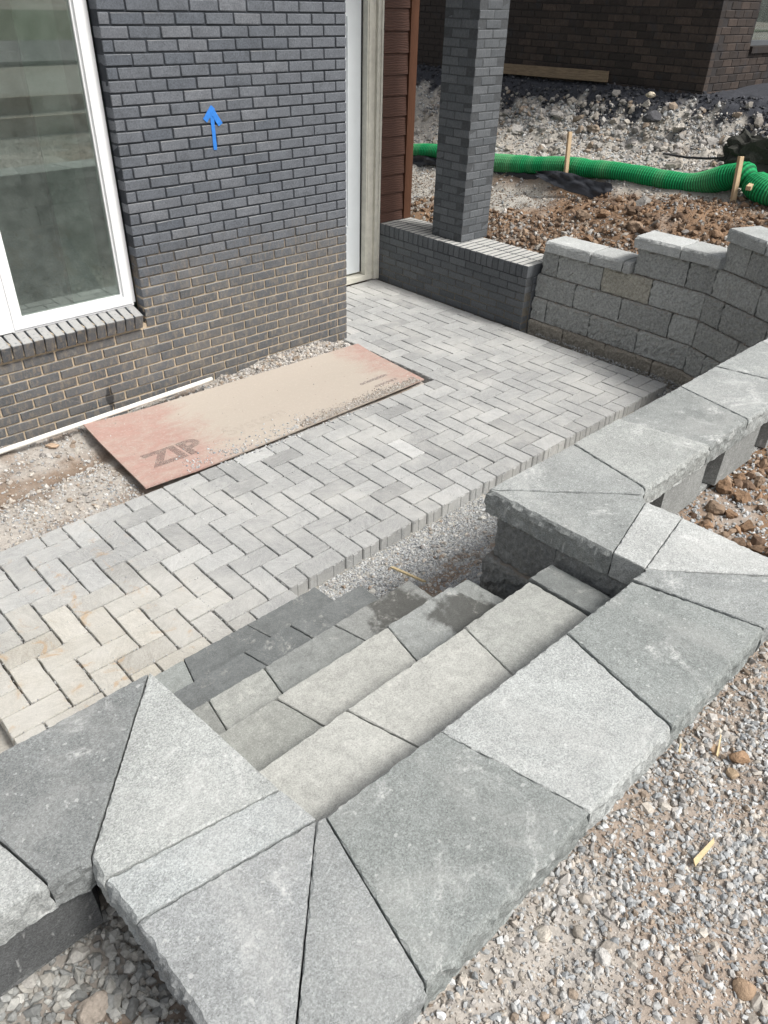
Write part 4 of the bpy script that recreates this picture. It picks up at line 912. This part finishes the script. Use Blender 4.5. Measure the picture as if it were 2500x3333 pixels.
def field(name, label, cat, specs, mat='gravel', parent=None):
    Vs, Fs, Cs = [], [], []; k_ = 0
    sp2 = []
    for (x, y, r, c, kw) in specs:           # small stones take a coarser shape
        for m_, lo in ((r < .0068, True), (r >= .0068, False)):
            if m_.any(): k2 = dict(kw, lo=lo); (k2.update(z=kw['z'][m_]) if kw.get('z') is not None else None); sp2.append((x[m_], y[m_], r[m_], c[m_], k2))
    for i, (x, y, r, c, kw) in enumerate(sp2):
        v, f, cc = stones(x, y, r, c, seed=len(name) * 31 + i, **kw); Vs.append(v); Fs.append(f + k_); Cs.append(cc); k_ += len(v)
    o_ = link(name, tri_mesh(name, np.concatenate(Vs), np.concatenate(Fs), np.concatenate(Cs)), MT[mat], parent); tag(o_, label, cat, kind='stuff'); return o_
def rnd(n, x0, x1, y0, y1, g, dens=None):
    x = g.uniform(x0, x1, n); y = g.uniform(y0, y1, n)
    if dens is not None: k_ = g.uniform(size=n) < dens(x, y); x, y = x[k_], y[k_]
    return x, y
def sizes(n, lo, hi, g, pw_=2.2): return lo + (hi - lo) * g.uniform(size=n)**pw_
g = np.random.default_rng(3)
# bedding gravel between pavers and wall
dn = lambda x, y: np.clip(1.05 - .9 * sst(.50, .64, fbm(x * 6, y * 6, 0, 33, 3)) * sst(-.2, -.45, y), 0, 1)
x, y = rnd(24000, -.12, 1.35, -.93, .02, g, lambda x, y: dn(x, y) * ((x > -.02) | (y > -.42)) * (~((x > .16) & (y < -.9)))); r = sizes(len(x), .0040, .0095, g)
x2, y2 = rnd(700, -.1, 1.2, -.95, -.02, g); x3, y3 = rnd(2600, 1.3, 3.6, -.5, 0.02, g)
field('bedding_gravel', 'pale grey crushed gravel between the patio edge and the cap wall', 'gravel', [(x, y, r, pick('lime', len(x), g), {}), (x2, y2, sizes(len(x2), .006, .02, g, 4), pick('tan', len(x2), g), {}), (x3, y3, sizes(len(x3), .005, .011, g), pick('lime', len(x3), g), {})])
# grit in the paver joints and on the pavers
n = 9500; gx_ = g.integers(-12 * 8, 29 * 8, n) / 8 * U; gy_ = g.integers(0, 10, n) * U + g.normal(0, .003, n); fl = g.uniform(size=n) < .5
ax_ = np.where(fl, gx_, np.round(gx_ / U) * U + g.normal(0, .003, n)); ay_ = np.where(fl, gy_, g.uniform(-.1, 1.22, n))
ki = ((ax_ < 2.0) | True); xe, ye = rnd(500, 2.2, 3.5, 1.3, 3.2, g); xa = np.concatenate([ax_, xe]); ya = np.concatenate([ay_, np.round(ye / U) * U])
r = sizes(len(xa), .0016, .0042, g); joint = field('joint_grit', 'fine grit lying in the paver joints', 'grit', [(xa, ya, r, pick('lime', len(xa), g) * .95, dict(z=np.full(len(xa), -.001), sink=.2))])
# strip by the house
onb = lambda x, y: (x > -.21) & (x < 2.2) & (y < 2.19 - .03 * x) & (y > 1.27)
d1 = lambda x, y: (~onb(x, y)) * (.35 + .65 * sst(.4, .6, fbm(x * 5, y * 5, 0, 61, 3)))
x, y = rnd(19000, -1.1, 2.2, 1.26, 2.32, g, lambda x, y: d1(x, y) * np.where((x < 0) & (y > 1.85), .45, 1)); r = sizes(len(x), .004, .011, g)
x2, y2 = rnd(1500, -1.0, 2.2, 1.3, 2.30, g, lambda x, y: ~onb(x, y)); x3, y3 = rnd(1500, .95, 2.20, 2.10, 2.31, g)
field('house_gravel', 'tan and grey gravel along the foot of the grey brick wall', 'gravel', [(x, y, r, np.where((g.uniform(size=len(x)) < .55)[:, None], pick('lime', len(x), g), pick('tan', len(x), g)), {}), (x2, y2, sizes(len(x2), .008, .024, g, 3.2), pick('tan', len(x2), g), {}), (x3, y3, sizes(len(x3), .008, .022, g, 2), pick('tan', len(x3), g) * .95, {})])
# grit on the panel
def onpanel(n, fx, fy): a_ = fx(n); b_ = fy(n); A, B, C_, D_ = [np.array(q) for q in (SB[1], SB[0], SB[2], SB[3])]; P_ = (1 - a_)[:, None] * ((1 - b_)[:, None] * A + b_[:, None] * B) + a_[:, None] * ((1 - b_)[:, None] * C_ + b_[:, None] * D_); return P_[:, 0], P_[:, 1]
x, y = onpanel(4200, lambda n: g.uniform(.50, .98, n), lambda n: np.abs(g.normal(0, .050, n)) + .002); x2, y2 = onpanel(420, lambda n: g.uniform(.12, .55, n), lambda n: np.abs(g.normal(0, .10, n))); x3, y3 = onpanel(220, lambda n: g.uniform(0, 1, n), lambda n: g.uniform(0, 1, n))
bzv = lambda x, y: -.002 + .022 * sst(.2, -.2, x) + .018 * sst(1.9, 2.2, y) + .011
field('panel_grit', 'sand and grit strewn along the front edge of the red panel', 'grit', [(x, y, sizes(len(x), .002, .008, g, 2.5), pick('tan', len(x), g) * .95, dict(z=bzv(x, y), sink=.3)), (x2, y2, sizes(len(x2), .003, .010, g, 2.5), pick('lime', len(x2), g), dict(z=bzv(x2, y2), sink=.3)), (x3, y3, sizes(len(x3), .0015, .005, g, 2.5), pick('tan', len(x3), g), dict(z=bzv(x3, y3), sink=.3))])
x, y = onpanel(500, lambda n: g.uniform(.2, .75, n), lambda n: np.zeros(n)); y = y - np.abs(g.normal(.02, .03, len(x)))
field('edge_grit', 'grit spilled from the red panel onto the paver edge', 'grit', [(x, y, sizes(len(x), .003, .010, g, 2.5), pick('lime', len(x), g), dict(z=np.where(y < 1.25, 0., hgt(x, y)), sink=.3))])
# foreground gravel, right of and below the front caps
fd = lambda x, y: (y < -1.97) | (x > .56)
x, y = rnd(32000, -1.7, .75, -2.75, -1.93, g, lambda x, y: (.42 + .58 * sst(.38, .54, fbm(x * 4, y * 4, 0, 71, 3))) * (1 - .75 * sst(.35, .8, x + .2 * (fbm(x * 3, y * 3, 0, 79) - .5)))); r = sizes(len(x), .0035, .012, g, 2.6)
x2, y2 = rnd(520, -1.6, .75, -2.75, -1.94, g); x4, y4 = rnd(26000, -1.7, .75, -2.75, -1.93, g, lambda x, y: 1 - .8 * sst(.3, .75, x))
field('foreground_gravel', 'loose grey and tan gravel in front of the near cap stones', 'gravel', [(x, y, r, np.where((g.uniform(size=len(x)) < .62)[:, None], pick('lime', len(x), g) * .97, pick('tan', len(x), g)), {}), (x2, y2, sizes(len(x2), .010, .023, g, 2.6), pick('tan', len(x2), g), dict(sink=.05)), (x4, y4, sizes(len(x4), .002, .005, g), pick('tan', len(x4), g), {})])
xo, yo = rnd(30000, -3.5, 4.5, -5.0, -1.95, g, lambda x, y: (~((x > -1.7) & (x < .45) & (y > -2.75))) & (x > -1.5) * True & ((x > .45) | (y < -2.7)) & (fbm(x * 2.5, y * 2.5, 0, 77, 3) > .38))
field('yard_gravel', 'thin scatter of gravel over the ground behind the viewer', 'gravel', [(xo, yo, sizes(len(xo), .006, .0068, g) * 1.0, pick('tan', len(xo), g), dict())])
# left pocket under the caps, its shade put into the darker stone colours
x, y = rnd(6500, -2.5, -1.55, -2.3, -1.22, g); r = sizes(len(x), .005, .021, g, 2.2)
field('corner_gravel', 'coarse dusty gravel in the corner below the left caps', 'gravel', [(x, y, r, np.where((fbm(x * 4, y * 4, 0, 91) > .66)[:, None], pick('brown', len(x), g) * 1.1, pick('lime', len(x), g) * .72 * np.array([1.02, 1, .95])), {})])
# right pocket
x, y = rnd(6000, .5, 3.2, -2.0, -1.25, g); r = sizes(len(x), .004, .013, g, 2.2)
x2, y2 = rnd(2200, .6, 3.2, -1.95, -1.32, g, lambda x, y: sst(.42, .6, fbm(x * 3, y * 3, 0, 93, 3))); r2 = sizes(len(x2), .005, .034, g, 3)
field('pocket_gravel', 'grey gravel and brown clods behind the far cap stones', 'gravel', [(x, y, r, pick('lime', len(x), g), {}), (x2, y2, r2, np.where((g.uniform(size=len(x2)) < .8)[:, None], pick('brown', len(x2), g) * 1.2, pick('tan', len(x2), g)), {})])
# foot of the tall wall, ledges of the blocks
x, y = rnd(3600, 3.35, 3.72, -.6, 1.36, g, lambda x, y: x > 3.42 + .24 * (y > .95)); field('wall_foot_gravel', 'fine grey gravel at the foot of the tall block wall', 'gravel', [(x, y, sizes(len(x), .004, .009, g), pick('lime', len(x), g) * .85, dict(z=np.full(len(x), -.05) + .03 * sst(3.5, 3.7, x), sink=.3))])
xs_, ys_, zs_ = [], [], []
for ci, (z0, z1, sb, js) in enumerate(J[:-1]):
    n = 260
    for q in range(n):
        s_ = random.uniform(.1, 2.3); p_, _ = path(s_); xs_.append(p_[0] + sb + random.uniform(.004, .02)); ys_.append(p_[1]); zs_.append(z1)
field('ledge_crumbs', 'crumbs of soil and grit on the block ledges of the tall wall', 'grit', [(np.array(xs_), np.array(ys_), sizes(len(xs_), .002, .007, g), pick('tan', len(xs_), g) * .8, dict(z=np.array(zs_), sink=.2))])
# bank
kb = lambda x, y: x > 3.9 + .435 * np.clip(y + .03, -1.2, 0)
x, y = rnd(36000, 3.7, 6.7, -.6, 5.2, g, lambda x, y: kb(x, y) & (sst(5.15, 5.6, x + .6 * (fbm(x * 2, y * 2, 0, 55) - .5)) * .84 + .20 > g.uniform(size=len(x)))); r = sizes(len(x), .004, .020, g, 3)
ca = soilcol(x, y); cc = np.where((g.uniform(size=len(x)) < .5)[:, None], pick('lime', len(x), g), pick('tan', len(x), g)) * np.where((x < 5.3)[:, None], .8, 1.0)
x2, y2 = rnd(11000, 3.7, 5.40, -.7, 5.0, g, lambda x, y: kb(x, y) & (fbm(x * 3, y * 3, 0, 57) > .42) & ((y < 2.1) | (x < 4.6))); r2 = sizes(len(x2), .004, .038, g, 5.0)
x7, y7 = rnd(26000, 3.95, 5.35, -.6, 4.8, g, lambda x, y: kb(x, y)); x6, y6 = rnd(3200, 3.98, 4.55, .2, 3.3, g); x3, y3 = rnd(3000, 5.5, 6.8, 0, 5.5, g, lambda x, y: sst(5.6, 6.5, x)); r3 = sizes(len(x3), .010, .060, g, 4)
x4, y4 = rnd(4200, 6.3, 7.05, 0, 6.2, g); r4 = sizes(len(x4), .006, .030, g, 2.5)
field('bank_rubble', 'broken stone, clods and dark crumbs covering the bank', 'rubble', [(x, y, r, cc, {}), (x2, y2, r2, np.where((g.uniform(size=len(x2)) < .88)[:, None], pick('brown', len(x2), g), pick('tan', len(x2), g) * .75), {}), (x7, y7, sizes(len(x7), .002, .008, g, 2), np.where((g.uniform(size=len(x7)) < .75)[:, None], pick('brown', len(x7), g), pick('tan', len(x7), g) * .7), {}), (x6, y6, sizes(len(x6), .006, .03, g, 3), np.where((g.uniform(size=len(x6)) < .6)[:, None], pick('brown', len(x6), g), pick('tan', len(x6), g) * .85), {}), (x3, y3, r3, pick('tan', len(x3), g) * .9, {}), (x4, y4, r4, np.where((soilcol(x4, y4)[:, :1] < .2), pick('dark', len(x4), g), pick('lime', len(x4), g) * .8), {})])

# countable larger rocks
def rocks(name, label, cat, group, pts, rr, pal, seed, sq=(1, 1, .7), sub=2):
    gg = np.random.default_rng(seed)
    for i, (x, y) in enumerate(pts):
        c = PAL[pal][gg.integers(0, len(PAL[pal]))] * (gg.uniform(.8, 1.08) if pal == 'brown' else gg.uniform(.9, 1.2)); r = gg.uniform(*rr)
        rock(name, (x, y, float(hgt(np.array([x]), np.array([y]))[0]) + r * .25), r, label, M_OR, cat, seed + i, group, 3, tuple(c), sq, .85)
rocks('brown_clod', 'rough brown clay clod in the soil behind the far cap stones', 'clod', 'clods behind the far cap stones', [tuple(at(px, py, 2, .60)[:2]) for px, py in ((2470, 1440), (2440, 1500), (2405, 1545), (2360, 1580), (2420, 1610), (2480, 1650), (2330, 1640), (2385, 1660), (2470, 1560), (2300, 1690), (2440, 1700), (2260, 1660), (2360, 1720), (2410, 1750), (2470, 1770))], (.014, .048), 'brown', 800, (1, 1, .8))
rocks('clod', 'lumpy brown clod on the soil heap above the tall block wall', 'clod', 'clods on the soil heap', [(4.4 + .5 * math.sin(i * 2.4) * .7, .3 + i * .085) for i in range(18)], (.03, .085), 'brown', 840, (1, 1, .75))
rocks('pale_stone', 'pale broken stone lying on the grey bank', 'stone', 'pale stones on the bank', [(5.75 + ((i * 37) % 11) * .085, .4 + i * .19) for i in range(22)], (.03, .095), 'tan', 880, (1, 1, .65))
for i, (px, py, r, c, lb) in enumerate(((2330, 2435, .018, (.40, .29, .20), 'orange stone in the foreground gravel at the right edge'), (2405, 2465, .028, (.33, .22, .14), 'large rusty brown stone in the foreground gravel'), (1765, 3050, .020, (.56, .52, .46), 'pale oval pebble in the foreground gravel'), (1885, 3040, .017, (.34, .31, .27), 'dull round pebble in the foreground gravel'), (2420, 3215, .026, (.36, .26, .18), 'tan-brown stone near the lower right corner'), (1955, 3130, .020, (.50, .49, .47), 'flat grey sliver of stone in the foreground gravel'), (2390, 2510, .018, (.42, .32, .22), 'round orange-brown pebble below the rusty stone'))):
    p = at(px, py, 2, .75); rock('pebble', (float(p[0]), float(p[1]), float(hgt(np.array([p[0]]), np.array([p[1]]))[0]) + r * .3), r, lb, M_OR, 'stone', 900 + i, col=c, sub=3)
for i, (px, py, r, c, lb) in enumerate(((300, 3265, .038, (.33, .29, .25), 'large tan stone at the bottom edge below the left caps'), (80, 3180, .026, (.36, .35, .33), 'grey stone at the lower left corner'), (250, 3090, .024, (.38, .37, .35), 'mid-grey stone under the left cap'))):
    p = at(px, py, 2, .60); rock('stone', (float(p[0]), float(p[1]), float(hgt(np.array([p[0]]), np.array([p[1]]))[0]) + r * .3), r, lb, M_OR, 'stone', 930 + i, col=c, sub=3)
for i, (px, py, r, c, lb) in enumerate(((170, 1450, .045, (.48, .36, .26), 'flat tan stone slab lying under the white pipe'), (670, 1222, .022, (.5, .47, .43), 'pale stone beside the end of the white pipe'), (285, 1478, .020, (.42, .41, .40), 'grey stone left of the red panel'), (700, 1352, .0, (0, 0, 0), ''))):
    if r == 0: continue
    p = at(px, py, 2, -.02); rock('stone', (float(p[0]), float(p[1]), float(hgt(np.array([p[0]]), np.array([p[1]]))[0]) + r * .25), r, lb, M_OR, 'stone', 950 + i, col=c, sub=3, sq=(1, 1, .4))
for i, (px, py, lb) in enumerate(((1570, 1685, 'white round stone in the gravel at the cap corner'), (1345, 1855, 'pale stone in the gravel above the splinter'), (1212, 1912, 'pale stone at the edge of the dark lower step'))):
    zq = .05; p = at(px, py, 2, (-.03, .12, .06)[i]); rock('stone', (float(p[0]), float(p[1]), float(hgt(np.array([p[0]]), np.array([p[1]]))[0]) + .008), (.024, .02, .02)[i], lb, M_OR, 'stone', 970 + i, col=(.56, .55, .51), sub=3)
# wood splinters
def chip(p0, p1, w_, label):
    p0, p1 = Vector(p0), Vector(p1); d = p1 - p0; v, f = boxvf(-w_ / 2, w_ / 2, -w_ * .3, w_ * .3, -d.length / 2, d.length / 2); v = [(x_ * (.35 if z_ > 0 and x_ > 0 else 1), y_, z_ + (w_ if x_ > 0 else 0)) for x_, y_, z_ in v]
    o_ = link('wood_chip', mesh('wood_chip', v, f), MT['straw'], loc=(p0 + p1) / 2); o_.rotation_euler = d.to_track_quat('Z', 'Y').to_euler(); return tag(o_, label, 'wood chip')
def gp(px, py, z, dz=.012): p = at(px, py, 2, z); return (float(p[0]), float(p[1]), float(hgt(np.array([p[0]]), np.array([p[1]]))[0]) + dz)
chip(gp(2255, 2815, .75, .02), gp(2315, 2745, .75, .02), .012, 'flat pale wood splinter on the foreground gravel')
chip(gp(2207, 2462, .75, .02), gp(2214, 2425, .75, .02), .006, 'short straw-coloured sliver near the light cap')
chip(gp(2333, 2465, .75, .02), gp(2341, 2405, .75, .02), .005, 'thin upright straw sliver beside the orange stone')
p0 = at(1272, 1855, 2, .13); p1 = at(1378, 1912, 2, .16); chip((float(p0[0]), float(p0[1]), .15), (float(p1[0]), float(p1[1]), .20), .014, 'yellow wood splinter leaning on the gravel above the steps')

# ------------------------------------------------------------------ behind the camera (seen mirrored in the window)
yb_ = .95
for i, (y_, z_, lb) in enumerate(((-4.2, 1.02, 'long grey form board on edge in the yard, nearer one'), (-6.2, 1.12, 'long grey form board on edge in the yard, farther one'))):
    v, f = boxvf(-7, 7, -.02, .02, -.14, .14); tag(link('form_board', mesh('form_board', v, f), MT['oldwood'], loc=(0, y_, float(hgt(np.array([0.]), np.array([y_]))[0]) + .1)), lb, 'board')
for i, (x_, y_, h_, lb) in enumerate(((-.5, -4.3, .55, 'short stake beside the nearer form board'), (.9, -9.0, 1.9, 'tall stake carrying red ribbon and yellow tape'))):
    zg = float(hgt(np.array([x_]), np.array([y_]))[0]); stake('wooden_stake', (x_, y_, zg - .1), (x_, y_, zg + h_), .06, lb, 'oldwood')
v, f = tube([(.9, -9.0, 2.7), (-.6, -8.4, 2.15), (-2.6, -7.6, 1.4)], .03, 6); tag(link('ribbon', mesh('ribbon', v, f), MT['ribbon']), 'red ribbon slanting down from the tall stake', 'ribbon')
v, f = boxvf(-9, 9, -.005, .005, -.05, .05); tag(link('caution_tape', mesh('caution_tape', v, f), MT['tapey'], loc=(0, -9.1, 2.75)), 'yellow caution tape strung across the yard', 'tape')
v, f = boxvf(-40, 40, -3.5, 3.5, -.02, .02); tag(link('road', mesh('road', v, f), M_plain('asphalt', (.10, .10, .105), .9), loc=(0, -15, 1.06)), kind='structure')
v, f = boxvf(-60, 60, -30, 0, -.01, .01); tag(link('lawn', mesh('lawn', v, f), M_plain('grass', (.075, .09, .05), .9, .1, 8, .3), loc=(0, -19, 1.05)), kind='structure')
for o_ in bpy.data.objects:
    if '_o' in o_: del o_['_o']
